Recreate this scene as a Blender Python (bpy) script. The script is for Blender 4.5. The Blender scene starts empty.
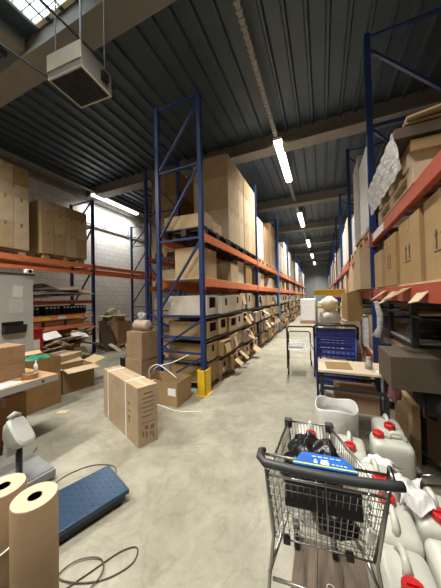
import bpy, math, random
from mathutils import Vector, Matrix
random.seed(11)
S = bpy.context.scene
C = S.collection
PI = math.pi
R = math.radians
V = Vector
ORD = ['first','second','third','fourth','fifth','sixth','seventh','eighth','ninth','tenth','eleventh','twelfth']

# ------------------------------------------------------------------ materials
MATS = {}
def mat(name, col, rough=.6, metal=0, var=0, scale=8, bump=0, bscale=40, emit=None, estr=0, alpha=1, trans=0, objvar=0, spec=.5, stretch=None, sss=0):
    if name in MATS: return MATS[name]
    m = bpy.data.materials.new(name); m.use_nodes = True
    nt = m.node_tree; b = nt.nodes['Principled BSDF']; L = nt.links.new
    b.inputs['Roughness'].default_value = rough; b.inputs['Metallic'].default_value = metal
    b.inputs['Specular IOR Level'].default_value = spec
    b.inputs['Base Color'].default_value = (*col, 1)
    tc = nt.nodes.new('ShaderNodeTexCoord'); mp = nt.nodes.new('ShaderNodeMapping')
    L(tc.outputs['Object'], mp.inputs[0])
    if stretch: mp.inputs['Scale'].default_value = stretch
    out = None
    n = nt.nodes.new('ShaderNodeTexNoise'); n.inputs['Scale'].default_value = scale; n.inputs['Detail'].default_value = 5
    L(mp.outputs[0], n.inputs['Vector'])
    mr = nt.nodes.new('ShaderNodeMapRange'); mr.inputs['From Min'].default_value = .3; mr.inputs['From Max'].default_value = .7
    v = max(var, .04)
    mr.inputs['To Min'].default_value = 1-v; mr.inputs['To Max'].default_value = 1+v*.6
    L(n.outputs['Fac'], mr.inputs['Value'])
    hs = nt.nodes.new('ShaderNodeHueSaturation'); hs.inputs['Color'].default_value = (*col, 1)
    val = mr.outputs[0]
    if objvar:
        oi = nt.nodes.new('ShaderNodeObjectInfo'); m2 = nt.nodes.new('ShaderNodeMapRange')
        m2.inputs['To Min'].default_value = 1-objvar; m2.inputs['To Max'].default_value = 1+objvar*.6
        L(oi.outputs['Random'], m2.inputs['Value'])
        mm = nt.nodes.new('ShaderNodeMath'); mm.operation = 'MULTIPLY'
        L(val, mm.inputs[0]); L(m2.outputs[0], mm.inputs[1]); val = mm.outputs[0]
        m3 = nt.nodes.new('ShaderNodeMapRange'); m3.inputs['To Min'].default_value = 1.1; m3.inputs['To Max'].default_value = .75
        L(oi.outputs['Random'], m3.inputs['Value']); L(m3.outputs[0], hs.inputs['Saturation'])
    L(val, hs.inputs['Value']); L(hs.outputs[0], b.inputs['Base Color'])
    if bump:
        n2 = nt.nodes.new('ShaderNodeTexNoise'); n2.inputs['Scale'].default_value = bscale; n2.inputs['Detail'].default_value = 4
        L(mp.outputs[0], n2.inputs['Vector'])
        bp = nt.nodes.new('ShaderNodeBump'); bp.inputs['Strength'].default_value = bump; bp.inputs['Distance'].default_value = .02
        L(n2.outputs['Fac'], bp.inputs['Height']); L(bp.outputs[0], b.inputs['Normal'])
    if emit:
        b.inputs['Emission Color'].default_value = (*emit, 1); b.inputs['Emission Strength'].default_value = estr
    if alpha < 1: b.inputs['Alpha'].default_value = alpha
    if trans: b.inputs['Transmission Weight'].default_value = trans
    if sss:
        b.inputs['Subsurface Weight'].default_value = sss; b.inputs['Subsurface Scale'].default_value = .03
        b.inputs['Subsurface Radius'].default_value = (1, 1, .8)
    MATS[name] = m; return m

card   = mat('cardboard', (.40,.27,.13), .85, var=.12, scale=5, bump=.15, bscale=30, objvar=.22, spec=.2)
cardP  = mat('cardboard_pale', (.52,.375,.205), .8, var=.1, scale=5, bump=.15, objvar=.2, spec=.2)
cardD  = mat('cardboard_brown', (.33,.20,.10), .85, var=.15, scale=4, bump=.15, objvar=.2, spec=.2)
cardG  = mat('cardboard_greyed', (.47,.40,.31), .85, var=.15, scale=5, bump=.15, objvar=.3, spec=.2)
kraft  = mat('kraft_paper', (.27,.18,.10), .7, var=.08, scale=3, bump=.1, bscale=20, stretch=(1,1,6), spec=.3)
kraftE = mat('kraft_roll_end', (.58,.42,.27), .8, var=.1, scale=60)
inner  = mat('cardboard_inside_shaded', (.10,.065,.04), .9)  # darkened to paint the shade inside cut-outs and roll cores
tape   = mat('brown_packing_tape', (.30,.17,.075), .3, var=.08)
tapeC  = mat('clear_packing_tape', (.60,.45,.29), .2, var=.08)
strapM = mat('white_strap', (.85,.82,.76), .4)
ink    = mat('black_ink', (.06,.05,.04), .7)
inkB   = mat('faded_ink', (.20,.14,.09), .7)
paper  = mat('white_paper', (.85,.84,.80), .7)
paperP = mat('printed_paper', (.70,.70,.67), .7, var=.25, scale=90)
blue   = mat('blue_rack_paint', (.014,.036,.135), .42, var=.15, scale=10)
blueL  = mat('blue_plastic_bright', (.02,.09,.38), .4, var=.1)
skyB   = mat('light_blue_paint', (.06,.26,.55), .45)
orange = mat('orange_beam_paint', (.80,.23,.085), .42, var=.12, scale=9)
redb   = mat('red_beam_paint', (.38,.07,.04), .45, var=.15, scale=9)
navy   = mat('navy_plastic', (.012,.025,.16), .38, var=.1)
yellow = mat('yellow_paint', (.80,.52,.02), .5, var=.15, scale=14)
greyS  = mat('grey_shelf_steel', (.14,.15,.17), .5, metal=.3)
galv   = mat('galvanised_steel', (.42,.43,.44), .42, metal=.7, var=.15)
chrome = mat('chrome_wire', (.42,.415,.40), .30, metal=1, var=.05)
black  = mat('black_plastic', (.012,.012,.013), .4)
blackF = mat('black_fabric', (.015,.015,.017), .9, bump=.2)
blackB = mat('black_bag_film', (.008,.008,.009), .22, bump=.6, bscale=25)
dkgrip = mat('charcoal_grip_plastic', (.035,.037,.04), .5, var=.1)
wood   = mat('pallet_wood', (.48,.33,.19), .8, var=.3, scale=6, stretch=(1,6,1), objvar=.15)
woodP  = mat('pale_wood', (.62,.50,.35), .7, var=.2, scale=5)
floorB = mat('dark_board', (.13,.095,.065), .75, var=.35, scale=5, stretch=(6,1,1), bump=.2)
deskM  = mat('desk_laminate', (.52,.30,.14), .45, var=.12, scale=4, stretch=(5,1,1))
deskE  = mat('desk_edge_grey', (.33,.31,.28), .5)
whiteP = mat('white_plastic', (.80,.80,.76), .4, var=.04)
jugM   = mat('milky_plastic', (.60,.605,.52), .34, var=.06, scale=4, sss=.25, bump=.05)
redC   = mat('red_cap_plastic', (.55,.015,.015), .38)
beige  = mat('beige_plastic', (.38,.375,.33), .5, var=.05)
greyP  = mat('grey_painted_steel', (.27,.27,.25), .5, var=.1)
bagW   = mat('white_bag_film', (.66,.65,.62), .35, bump=.6, bscale=14, sss=.1, var=.08)
wrap   = mat('stretch_wrap', (.62,.62,.60), .14, var=.3, scale=12, bump=.9, bscale=20, alpha=.62, stretch=(1,1,4))
wrapW  = mat('white_stretch_wrap', (.80,.81,.82), .2, var=.12, scale=7, bump=.7, bscale=10, stretch=(1,1,3))
wrapF  = mat('torn_wrap_film', (.80,.80,.79), .12, var=.35, scale=9, bump=1.0, bscale=16, alpha=.75, stretch=(1,1,5))
clear  = mat('clear_film', (.8,.8,.8), .1, alpha=.35, bump=.8, bscale=20)
creamM = mat('cream_tone', (.66,.60,.40), .5, var=.06)
heatM  = mat('heater_grey', (.20,.185,.16), .5, var=.1)
pipeM  = mat('conduit_grey', (.30,.29,.27), .5)
greenM = mat('green_film', (.02,.20,.10), .4)
redM   = mat('red_enamel', (.42,.02,.015), .4)
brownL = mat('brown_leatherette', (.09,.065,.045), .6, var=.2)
steelB = mat('black_steel', (.02,.02,.022), .5)
adBlue = mat('blue_ad_panel', (.02,.13,.50), .25, var=.2, scale=9)
adLine = mat('lime_stripe', (.70,.75,.05), .4)
lampM  = mat('lamp_diffuser', (.9,.9,.9), .5, emit=(1,.97,.90), estr=7)
glassM = mat('dark_glass', (.01,.01,.012), .1)

# room materials
def floor_mat():
    m = bpy.data.materials.new('worn_concrete'); m.use_nodes = True
    nt = m.node_tree; b = nt.nodes['Principled BSDF']; L = nt.links.new
    tc = nt.nodes.new('ShaderNodeTexCoord')
    def noise(s, d=6, dist=0, rough=.55):
        n = nt.nodes.new('ShaderNodeTexNoise'); n.inputs['Scale'].default_value = s; n.inputs['Detail'].default_value = d
        n.inputs['Distortion'].default_value = dist; n.inputs['Roughness'].default_value = rough; L(tc.outputs['Object'], n.inputs['Vector']); return n
    def ramp(src, a, b_, ca, cb):
        r = nt.nodes.new('ShaderNodeValToRGB'); r.color_ramp.elements[0].position = a; r.color_ramp.elements[1].position = b_
        r.color_ramp.elements[0].color = (*ca, 1); r.color_ramp.elements[1].color = (*cb, 1); L(src, r.inputs[0]); return r
    def mix(f, a, c, mode='MULTIPLY', fac=1.):
        x = nt.nodes.new('ShaderNodeMixRGB'); x.blend_type = mode; x.inputs[0].default_value = fac
        if f: L(f, x.inputs[0])
        L(a, x.inputs[1]); L(c, x.inputs[2]); return x
    r1 = ramp(noise(1.1, 9, .5).outputs['Fac'], .3, .72, (.27,.252,.19), (.395,.375,.295))
    r2 = ramp(noise(3.6, 12, .5, .78).outputs['Fac'], .36, .60, (.74,.735,.71), (1,1,1))
    r3 = ramp(noise(1.3, 5, 2.2).outputs['Fac'], .46, .5, (1,1,1), (.86,.855,.84))
    r3.color_ramp.elements.new(.54).color = (1,1,1,1)
    r4 = ramp(noise(14, 6, .5, .75).outputs['Fac'], .66, .74, (1,1,1), (1.25,1.24,1.2))
    x = mix(None, r1.outputs[0], r2.outputs[0]); x = mix(None, x.outputs[0], r3.outputs[0]); x = mix(None, x.outputs[0], r4.outputs[0])
    L(x.outputs[0], b.inputs['Base Color'])
    rr = ramp(noise(3, 4).outputs['Fac'], .3, .7, (.38,.38,.38), (.62,.62,.62)); L(rr.outputs[0], b.inputs['Roughness'])
    bp = nt.nodes.new('ShaderNodeBump'); bp.inputs['Strength'].default_value = .12; bp.inputs['Distance'].default_value = .02
    L(noise(30, 6).outputs['Fac'], bp.inputs['Height']); L(bp.outputs[0], b.inputs['Normal'])
    b.inputs['Specular IOR Level'].default_value = .35
    return m
def block_mat(name, c1, c2, mortar):
    m = bpy.data.materials.new(name); m.use_nodes = True
    nt = m.node_tree; b = nt.nodes['Principled BSDF']; L = nt.links.new
    tc = nt.nodes.new('ShaderNodeTexCoord'); sp = nt.nodes.new('ShaderNodeSeparateXYZ'); cb = nt.nodes.new('ShaderNodeCombineXYZ')
    L(tc.outputs['Object'], sp.inputs[0]); ad = nt.nodes.new('ShaderNodeMath'); L(sp.outputs[0], ad.inputs[0]); L(sp.outputs[1], ad.inputs[1])
    L(ad.outputs[0], cb.inputs[0]); L(sp.outputs[2], cb.inputs[1])
    br = nt.nodes.new('ShaderNodeTexBrick'); br.inputs['Scale'].default_value = 1
    br.inputs['Brick Width'].default_value = .4; br.inputs['Row Height'].default_value = .2; br.inputs['Mortar Size'].default_value = .008
    br.inputs['Color1'].default_value = (*c1,1); br.inputs['Color2'].default_value = (*c2,1); br.inputs['Mortar'].default_value = (*mortar,1)
    L(cb.outputs[0], br.inputs['Vector']); L(br.outputs['Color'], b.inputs['Base Color']); b.inputs['Roughness'].default_value = .85
    bp = nt.nodes.new('ShaderNodeBump'); bp.inputs['Strength'].default_value = .4; bp.invert = True; bp.inputs['Distance'].default_value = .01
    L(br.outputs['Fac'], bp.inputs['Height']); L(bp.outputs[0], b.inputs['Normal'])
    return m
concM = floor_mat()
wallM = block_mat('painted_blockwork', (.70,.70,.68), (.62,.62,.60), (.45,.45,.44))
wallD = block_mat('grey_blockwork', (.20,.19,.18), (.17,.165,.155), (.11,.11,.10))
deckM = mat('dark_steel_deck', (.058,.080,.100), .5, metal=.25, var=.12, scale=2)
beamM = mat('concrete_beam', (.20,.185,.155), .8, var=.12, scale=2)
doorM = mat('back_wall_cladding', (.20,.215,.21), .6, var=.08, scale=3, stretch=(8,1,1))
partM = mat('partition_panel', (.60,.59,.55), .6, var=.05)

# ------------------------------------------------------------------ mesh builder
class MB:
    def __init__(s): s.v = []; s.f = []; s.mi = []; s.cur = 0
    def add(s, vs, fs, M=None):
        o = len(s.v)
        for p in vs:
            p = V(p); s.v.append(tuple(M @ p) if M else tuple(p))
        for f in fs: s.f.append([i+o for i in f]); s.mi.append(s.cur)
        return s
    def box(s, x0, x1, y0, y1, z0, z1, M=None):
        vs = [(x,y,z) for z in (z0,z1) for y in (y0,y1) for x in (x0,x1)]
        return s.add(vs, [(0,2,3,1),(4,5,7,6),(0,1,5,4),(2,6,7,3),(0,4,6,2),(1,3,7,5)], M)
    def cbox(s, c, d, M=None, rz=0, rx=0, ry=0):
        T = Matrix.Translation(V(c)) @ Matrix.Rotation(rz,4,'Z') @ Matrix.Rotation(ry,4,'Y') @ Matrix.Rotation(rx,4,'X')
        if M: T = M @ T
        x,y,z = d[0]/2, d[1]/2, d[2]/2
        return s.box(-x,x,-y,y,-z,z,T)
    def tube(s, pts, r, n=6, closed=False, cap=True):
        pts = [V(p) for p in pts]; N = len(pts); rs = r if isinstance(r,(list,tuple)) else [r]*N
        o = len(s.v); prev = None
        for i,p in enumerate(pts):
            if closed: t = pts[(i+1)%N]-pts[i-1]
            else: t = pts[min(i+1,N-1)]-pts[max(i-1,0)]
            if t.length < 1e-9: t = V((0,0,1))
            t.normalize()
            a = prev - t*prev.dot(t) if prev is not None else None
            if a is None or a.length < 1e-4:
                a = V((0,0,1)).cross(t)
                if a.length < 1e-3: a = V((1,0,0)).cross(t)
            a.normalize(); prev = a; b = t.cross(a)
            for k in range(n):
                w = 2*PI*k/n; s.v.append(tuple(p + (a*math.cos(w)+b*math.sin(w))*rs[i]))
        for i in range(N if closed else N-1):
            j = (i+1)%N
            for k in range(n):
                k2 = (k+1)%n; s.f.append([o+i*n+k, o+i*n+k2, o+j*n+k2, o+j*n+k]); s.mi.append(s.cur)
        if cap and not closed:
            s.f.append([o+k for k in range(n)][::-1]); s.f.append([o+(N-1)*n+k for k in range(n)]); s.mi += [s.cur]*2
        return s
    def bar(s, a, b, w, h=None):      # rectangular bar between points
        a, b = V(a), V(b); h = h or w; t = (b-a).normalized(); up = V((0,0,1)) if abs(t.z) < .95 else V((0,1,0))
        x = t.cross(up).normalized(); y = x.cross(t)
        vs = [p + x*sx*w/2 + y*sy*h/2 for p in (a,b) for sx,sy in ((-1,-1),(1,-1),(1,1),(-1,1))]
        return s.add(vs, [(3,2,1,0),(4,5,6,7),(0,1,5,4),(1,2,6,5),(2,3,7,6),(3,0,4,7)])
    def lathe(s, prof, c=(0,0,0), n=24, M=None):
        vs = []; N = len(prof)
        for r,z in prof:
            for k in range(n):
                w = 2*PI*k/n; vs.append((c[0]+r*math.cos(w), c[1]+r*math.sin(w), c[2]+z))
        fs = [(i*n+k, i*n+(k+1)%n, (i+1)*n+(k+1)%n, (i+1)*n+k) for i in range(N-1) for k in range(n)]
        if prof[0][0] > 0: fs.append(tuple(range(n))[::-1])
        if prof[-1][0] > 0: fs.append(tuple((N-1)*n+k for k in range(n)))
        return s.add(vs, fs, M)
    def ringloop(s, rings, capb=True, capt=True):   # list of rings (same count)
        n = len(rings[0]); vs = [p for r in rings for p in r]
        fs = [(i*n+k, i*n+(k+1)%n, (i+1)*n+(k+1)%n, (i+1)*n+k) for i in range(len(rings)-1) for k in range(n)]
        if capb: fs.append(tuple(range(n))[::-1])
        if capt: fs.append(tuple((len(rings)-1)*n+k for k in range(n)))
        return s.add(vs, fs)
    def prism(s, poly, d, M=None):    # poly in xz plane, extruded in y by d
        n = len(poly); vs = [(x,0,z) for x,z in poly] + [(x,d,z) for x,z in poly]
        fs = [tuple(range(n)), tuple(range(n,2*n))[::-1]] + [(i,(i+1)%n+0,(i+1)%n+n,i+n) for i in range(n)]
        return s.add(vs, fs, M)
    def mesh(s, name, mats, smooth=False):
        me = bpy.data.meshes.new(name); me.from_pydata(s.v, [], s.f)
        for m in (mats if isinstance(mats,(list,tuple)) else [mats]): me.materials.append(m)
        me.polygons.foreach_set('material_index', s.mi)
        if smooth: me.polygons.foreach_set('use_smooth', [True]*len(s.f))
        me.update(); return me
def ob(name, mb, m, parent=None, bevel=0, smooth=False, sub=0, loc=None, rz=0):
    me = mb if isinstance(mb, bpy.types.Mesh) else mb.mesh(name, m, smooth)
    o = bpy.data.objects.new(name, me); C.objects.link(o)
    if parent: o.parent = parent
    if loc: o.location = loc
    if rz: o.rotation_euler.z = rz
    if bevel:
        b = o.modifiers.new('bevel','BEVEL'); b.width = bevel; b.segments = 2; b.limit_method = 'ANGLE'; b.angle_limit = R(40)
    if sub:
        b = o.modifiers.new('sub','SUBSURF'); b.levels = sub; b.render_levels = sub
    return o
def tag(o, label, cat, group=None, kind=None):
    if label: o['label'] = label
    if cat: o['category'] = cat
    if group: o['group'] = group
    if kind: o['kind'] = kind
    return o
def thing(name, label, cat, loc=(0,0,0), rz=0, group=None):
    o = bpy.data.objects.new(name, None); C.objects.link(o); o.location = loc; o.rotation_euler = (0,0,rz); o.empty_display_size = .1
    return tag(o, label, cat, group)
def struct(name, mb, m, **k):
    o = ob(name, mb, m, **k); o['kind'] = 'structure'; return o
def dup(root, loc, rz=0, label=None, group=None):
    r = root.copy(); C.objects.link(r); r.location = loc; r.rotation_euler = (0,0,rz)
    if label: r['label'] = label
    if group: r['group'] = group
    for ch in list(root.children):
        c = ch.copy(); C.objects.link(c); c.parent = r
        for g in ch.children:
            d = g.copy(); C.objects.link(d); d.parent = c
    return r

# ------------------------------------------------------------------ camera
F = 237.; H = 1.6
YAW = math.atan2(102.,237.); PIT = math.atan2(4.,237.); ROLL = R(1.2)
fw = V((-math.sin(YAW)*math.cos(PIT), math.cos(YAW)*math.cos(PIT), math.sin(PIT)))
r0 = V((math.cos(YAW), math.sin(YAW), 0)); u0 = r0.cross(fw)
rt = r0*math.cos(ROLL) - u0*math.sin(ROLL); up = u0*math.cos(ROLL) + r0*math.sin(ROLL)
cam = bpy.data.cameras.new('camera'); co = bpy.data.objects.new('camera', cam); C.objects.link(co)
cam.sensor_fit = 'HORIZONTAL'; cam.sensor_width = 36; cam.lens = 36*F/441; cam.clip_start = .05
M4 = Matrix((rt, up, -fw)).transposed().to_4x4(); M4.translation = V((0,0,H)); co.matrix_world = M4
S.camera = co

# ------------------------------------------------------------------ room shell
XL, XR, YB, YF, ZC = -8.75, 3.2, 36., -4., 6.2
struct('floor', MB().box(XL-.2, XR+.2, YF-.2, YB+.2, -.1, 0), concM)
struct('wall_left', MB().box(XL-.2, XL, YF, YB, 0, ZC), wallM)
struct('wall_right', MB().box(XR, XR+.2, YF, YB, 0, ZC), wallD)
struct('wall_back', MB().box(XL-.2, XR+.2, YB, YB+.2, 0, ZC), doorM)
struct('wall_front', MB().box(XL-.2, XR+.2, YF-.2, YF, 0, ZC), wallD)
# corrugated roof deck, ribs along the aisle, with a rooflight opening
SK = (-4.24, -3.05, .6, 2.35)
def deck(xa, xb, ya, yb, mb):
    x = xa; p = .33
    prof = []
    while x < xb-1e-6:
        for dx, z in ((0,0),(.235,0),(.262,-.06),(.303,-.06)):
            if x+dx < xb: prof.append((x+dx, ZC+z))
        x += p
    prof.append((xb, ZC))
    vs = [(a,y,z) for y in (ya,yb) for a,z in prof]; n = len(prof)
    mb.add(vs, [(i,i+1,n+i+1,n+i) for i in range(n-1)])
    mb.box(xa, xb, ya, yb, ZC+.05, ZC+.1)
d = MB()
deck(XL-.1, SK[0], YF-.1, YB+.1, d); deck(SK[0], SK[1], YF-.1, SK[2], d); deck(SK[0], SK[1], SK[3], YB+.1, d); deck(SK[1], XR+.1, YF-.1, YB+.1, d)
struct('ceiling', d, deckM)
skyp = mat('rooflight_sheet', (.85,.9,.95), .4, trans=.0, emit=(.75,.88,1), estr=6)
w = MB(); x = SK[0]
w.box(SK[0], SK[1], SK[2], SK[3], ZC+.02, ZC+.03)
win = struct('window_1', w, skyp)
w = MB()
for i in range(1,6): w.cbox((SK[0]+i*.2, (SK[2]+SK[3])/2, ZC), (.025, SK[3]-SK[2], .03))
for i in range(1,14): w.cbox(((SK[0]+SK[1])/2, SK[2]+i*.13, ZC-.01), (SK[1]-SK[0], .012, .012))
ob('glazing_bar', w, greyP, win)
w = MB(); a,b_,c_,e_ = SK
w.box(a-.06,a,c_-.06,e_+.06,ZC-.03,ZC+.04); w.box(b_,b_+.06,c_-.06,e_+.06,ZC-.03,ZC+.04); w.box(a,b_,c_-.06,c_,ZC-.03,ZC+.04); w.box(a,b_,e_,e_+.06,ZC-.03,ZC+.04)
ob('window_frame', w, creamM, win)
# roof beams
for i, yf in enumerate([2.79, 7.05, 11.6, 16.1, 20.6, 25.1, 29.6, 34.1]):
    m = MB().box(XL, XR, yf-.36, yf-.10, 5.86, ZC); m.box(XL, XR, yf-.42, yf, 5.80, 5.87)
    struct('trim_%d' % (i+1), m, beamM)
# long secondary beam line beside rooflight and wall-head strip
struct('trim_9', MB().box(XL, XL+.10, YF, YB, 5.7, 5.95), greyP)
m = MB().box(-4.9, -4.62, YF, 2.4, 5.95, ZC); struct('trim_10', m, beamM)
struct('door_1', MB().box(-.9, 2.4, YB-.06, YB, 0, 4.4), mat('roller_door', (.24,.26,.26), .5, var=.1))

# ------------------------------------------------------------------ lamps
def trunk(x, label):
    m = MB(); m.box(x-.04, x+.04, YF+.3, 35.5, 5.94, 5.99)
    for k in range(int((35.5-YF)/.12)):
        m.box(x-.055, x+.055, YF+.4+k*.12, YF+.44+k*.12, 5.93, 5.96)
    t = ob('lighting_trunking', m, greyP); tag(t, label, 'cable tray')
trunk(-1.05, 'perforated grey trunking carrying the lamps above the main aisle')
trunk(-8.3, 'grey trunking running along the top of the left block wall')
LO = None
def lamp(x, y, lab, power=260, spread=118):
    t = thing('ceiling_light', lab, 'ceiling light', (x, y, 5.80), group='strip lights in the roof')
    ob('lamp_housing', MB().box(-.12,.12,-1.24,1.24,.06,.13), whiteP, t)
    for s in (-1,1): ob('bracket', MB().box(-.02,.02,s*.9-.02,s*.9+.02,.13,.16), galv, t)
    m = MB(); m.prism([(-.11,.06),(-.10,.0),(-.06,-.02),(.06,-.02),(.10,.0),(.11,.06)], 2.44, Matrix.Translation((0,-1.22,0)))
    ob('diffuser', m, lampM, t)
    l = bpy.data.lights.new('tube', 'AREA'); l.shape = 'RECTANGLE'; l.size = .25; l.size_y = 2.4; l.energy = power; l.color = (1,.965,.90)
    o = bpy.data.objects.new('tube_light', l); C.objects.link(o); o.location = (x, y, 5.74)
    l.spread = R(spread)
    return t
for i,(x,y) in enumerate([(-1.02,7.72),(-.98,13.9),(-.93,20.3),(-.9,26.8),(-.85,33.0)]):
    lamp(x, y, ['nearest glowing strip light over the main aisle','second strip light along the main aisle','third strip light along the main aisle','fourth strip light along the main aisle','farthest strip light over the main aisle'][i], 420)
lamp(-8.3, 7.85, 'long glowing strip light on the left wall above the blue upright', 190, 140)
# fixtures of the same rows just behind / above the photographer
lamp(-1.1, .6, 'strip light over the near end of the main aisle', 240)
lamp(-8.3, .9, 'strip light over the near end of the left wall', 60)
lamp(-5.3, .1, 'strip light over the packing area above the desk', 420, 135)
lamp(-1.1, -3.0, 'strip light behind the near end of the aisle', 60)

# ------------------------------------------------------------------ racks
def upright(name, x, y, z1, parent, m=blue, z0=0, fx=1):
    u = MB()
    # open C profile with slot holes suggested by a recessed web
    for dx, dy, wx, wy in ((0,-.034,.07,.008),(0,.034,.07,.008),(-.031*fx,0,.008,.07)):
        u.box(x+dx-wx/2, x+dx+wx/2, y+dy-wy/2, y+dy+wy/2, z0, z1)
    for s in (-1,1): u.box(x+.025*fx-.01, x+.025*fx+.01, y+s*.026-.01, y+s*.026+.01, z0, z1)
    u.box(x-.07, x+.07, y-.07, y+.07, z0, z0+.01)
    o = ob(name, u, m, parent)
    return o
def rack(name, label, xa, xb, ys, levels, ztop, bm=orange, face=None, um=blue, braces=(0,), open_first=()):
    """xa = aisle side x, xb = rear x; levels: list of (z_top, height, material)"""
    t = thing(name, label, 'pallet rack', (0,0,0))
    for i,y in enumerate(ys):
        upright('upright', xa, y, ztop, t, um, fx=1 if xa>xb else -1); upright('upright', xb, y, ztop, t, um, fx=-1 if xa>xb else 1)
        b = MB()
        lo, hi = min(xa,xb)+.04, max(xa,xb)-.04
        xr, xf = (lo, hi) if xa > xb else (hi, lo)      # rear, aisle side
        for z0,z1 in ((.12,.60),(.72,1.22),(1.45,2.55),(2.72,3.85),(3.95,4.95)):
            b.bar((xr,y,z0),(xf,y,min(z1,ztop-.06)),.045,.03)
        for zz in (.66,.93,1.30,2.64,3.90):
            if zz < ztop-.3: b.bar((lo,y,zz),(hi,y,zz),.045,.03)
        b.bar((lo,y,ztop-.04), (hi,y,ztop-.04), .045, .03)
        ob('frame_bracing', b, um, t)
    for j in range(len(ys)-1):
        ya, yb = ys[j]+.05, ys[j+1]-.05
        for (z,h,m) in levels:
            for x in (xa, xb):
                b = MB().box(x-.025, x+.025, ya, yb, z-h, z)
                for yy in (ya, yb): b.box(x-.03, x+.035, yy-.02, yy+.02, z-h-.05, z+.03)
                ob('beam', b, m, t)
    return t
RX, RD = -1.86, .88
ysA = [3.55+3.65*i for i in range(8)]
rackA = rack('pallet_rack', 'long blue and orange rack on the left side of the main aisle', RX, RX-RD, ysA,
     [(1.95,.14,orange),(2.73,.13,orange)], 5.13)
# grey shelves in the lower bays
for j in range(len(ysA)-1):
    for z in (.50,.90,1.30):
        m = MB().box(RX-RD-.02, RX+.03, ysA[j]+.06, ysA[j+1]-.06, z-.025, z)
        m.box(RX+.0, RX+.03, ysA[j]+.06, ysA[j+1]-.06, z-.045, z)
        ob('shelf', m, greyS, rackA)
g = MB()
g.box(RX-.075, RX-.06, 3.44, 3.66, 0, .42); g.box(RX+.06, RX+.075, 3.44, 3.66, 0, .42); g.box(RX-.075, RX+.075, 3.44, 3.455, 0, .42); g.box(RX-.10,RX+.10,3.42,3.68,0,.012)
gd = ob('post_guard', g, yellow, rackA, bevel=.004); gd['label'] = 'yellow steel guard around the foot of the near post'
# row behind it, back to back
ysB = [5.1+3.65*i for i in range(5)]
rackB = rack('pallet_rack', 'second blue rack behind the left aisle rack', -4.35, -3.32, ysB, [(1.95,.13,orange),(2.73,.13,orange)], 5.13)
# rack along the left wall
ysC = [-.15, 2.55, 5.25, 7.95, 10.65]
rackC = rack('pallet_rack', 'blue rack with orange beams along the left block wall', -6.6, -7.6, ysC, [(2.72,.12,orange)], 4.80)
for (z,h,m) in ((1.60,.08,redb),(1.20,.10,orange),(.92,.09,orange)):
    for x in (-6.6,-7.6):
        ob('beam', MB().box(x-.025,x+.025,2.6,5.2,z-h,z), m, rackC)
for z in (1.61,1.215): ob('shelf', MB().box(-7.6,-6.62,2.6,5.2,z-.01,z+.015), woodP, rackC)
for i,(y,mm) in enumerate(((3.75,yellow),(4.15,paperP),(4.62,yellow),(4.95,paperP))):
    ob('beam_sticker', MB().box(-6.573,-6.571,y,y+.22,1.115,1.185), mm, rackC)
for j in (0,1,2,3): ob('beam', MB().box(-6.625,-6.575,ysC[j]+.05,ysC[j+1]-.05,2.40,2.48), orange, rackC)
# right-hand rack
RR = .65
ysD = [0.95] + [3.78+2.78*i for i in range(11)]
rackD = rack('pallet_rack', 'blue rack with red beams on the right side of the main aisle', RR, RR+1.0, ysD, [(1.67,.13,redb),(2.40,.11,redb)], 5.18)
ob('beam_sticker', MB().box(RR-.028,RR-.026,3.05,3.6,2.30,2.385), paperP, rackD)

# ------------------------------------------------------------------ pallets
def pallet_mesh(L, W, m):
    b = MB()
    for k in range(5): b.box(-W/2, W/2, -L/2+k*(L-.1)/4, -L/2+k*(L-.1)/4+.1, .12, .142)
    for x in (-W/2, -.05, W/2-.1):
        b.box(x, x+.1, -L/2, L/2, .098, .12); b.box(x, x+.1, -L/2, L/2, 0, .02)
        for y in (-L/2, -.07, L/2-.14): b.box(x, x+.1, y, y+.14, .02, .098)
    return b.mesh('pallet', m)
palW = pallet_mesh(1.15, .86, wood); palK = pallet_mesh(1.15, .86, black)
def pallet(x, y, z, label, k=False, rz=0, group=None):
    o = ob('pallet', palK if k else palW, None, loc=(x,y,z), rz=rz); return tag(o, label, 'pallet', group)

# ------------------------------------------------------------------ cartons
CM = {}
def body_mesh(w, d, h, m, hole=0, hside='x'):
    key = (round(w,2), round(d,2), round(h,2), m.name, hole, hside)
    if key in CM: return CM[key]
    b = MB(); x, y = w/2, d/2
    vs = [(-x,-y,0),(x,-y,0),(x,y,0),(-x,y,0),(-x,-y,h),(x,-y,h),(x,y,h),(-x,y,h)]
    fs = [(0,3,2,1),(4,5,6,7),(2,3,7,6),(3,0,4,7)]
    if hside == 'x': fs.append((0,1,5,4))
    else: fs.append((1,2,6,5))
    b.add(vs, fs)
    if hole == 0: b.add(vs, [(1,2,6,5) if hside=='x' else (0,1,5,4)])
    else:
        hw, z0, z1 = {1:(.11,.45,.85), 2:(.05,.60,.78), 3:(.30,.35,.9)}[hole]
        def P(a, z): return (x, a, z) if hside=='x' else (a, -y, z)
        e = y if hside=='x' else x; q = hw*2*e if hole != 2 else .045
        o = [P(-e,0),P(e,0),P(e,h),P(-e,h)]; i = [P(-q,z0*h),P(q,z0*h),P(q,z1*h),P(-q,z1*h)]
        b.add(o+i, [(0,1,5,4),(1,2,6,5),(2,3,7,6),(3,0,4,7)])
        # cavity behind the cut-out, its shade painted in as a dark colour
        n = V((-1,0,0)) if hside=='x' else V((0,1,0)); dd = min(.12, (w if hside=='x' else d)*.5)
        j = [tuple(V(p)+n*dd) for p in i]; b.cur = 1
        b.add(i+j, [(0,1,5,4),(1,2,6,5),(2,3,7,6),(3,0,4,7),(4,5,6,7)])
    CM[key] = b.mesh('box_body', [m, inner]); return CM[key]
TM = {}
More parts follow.
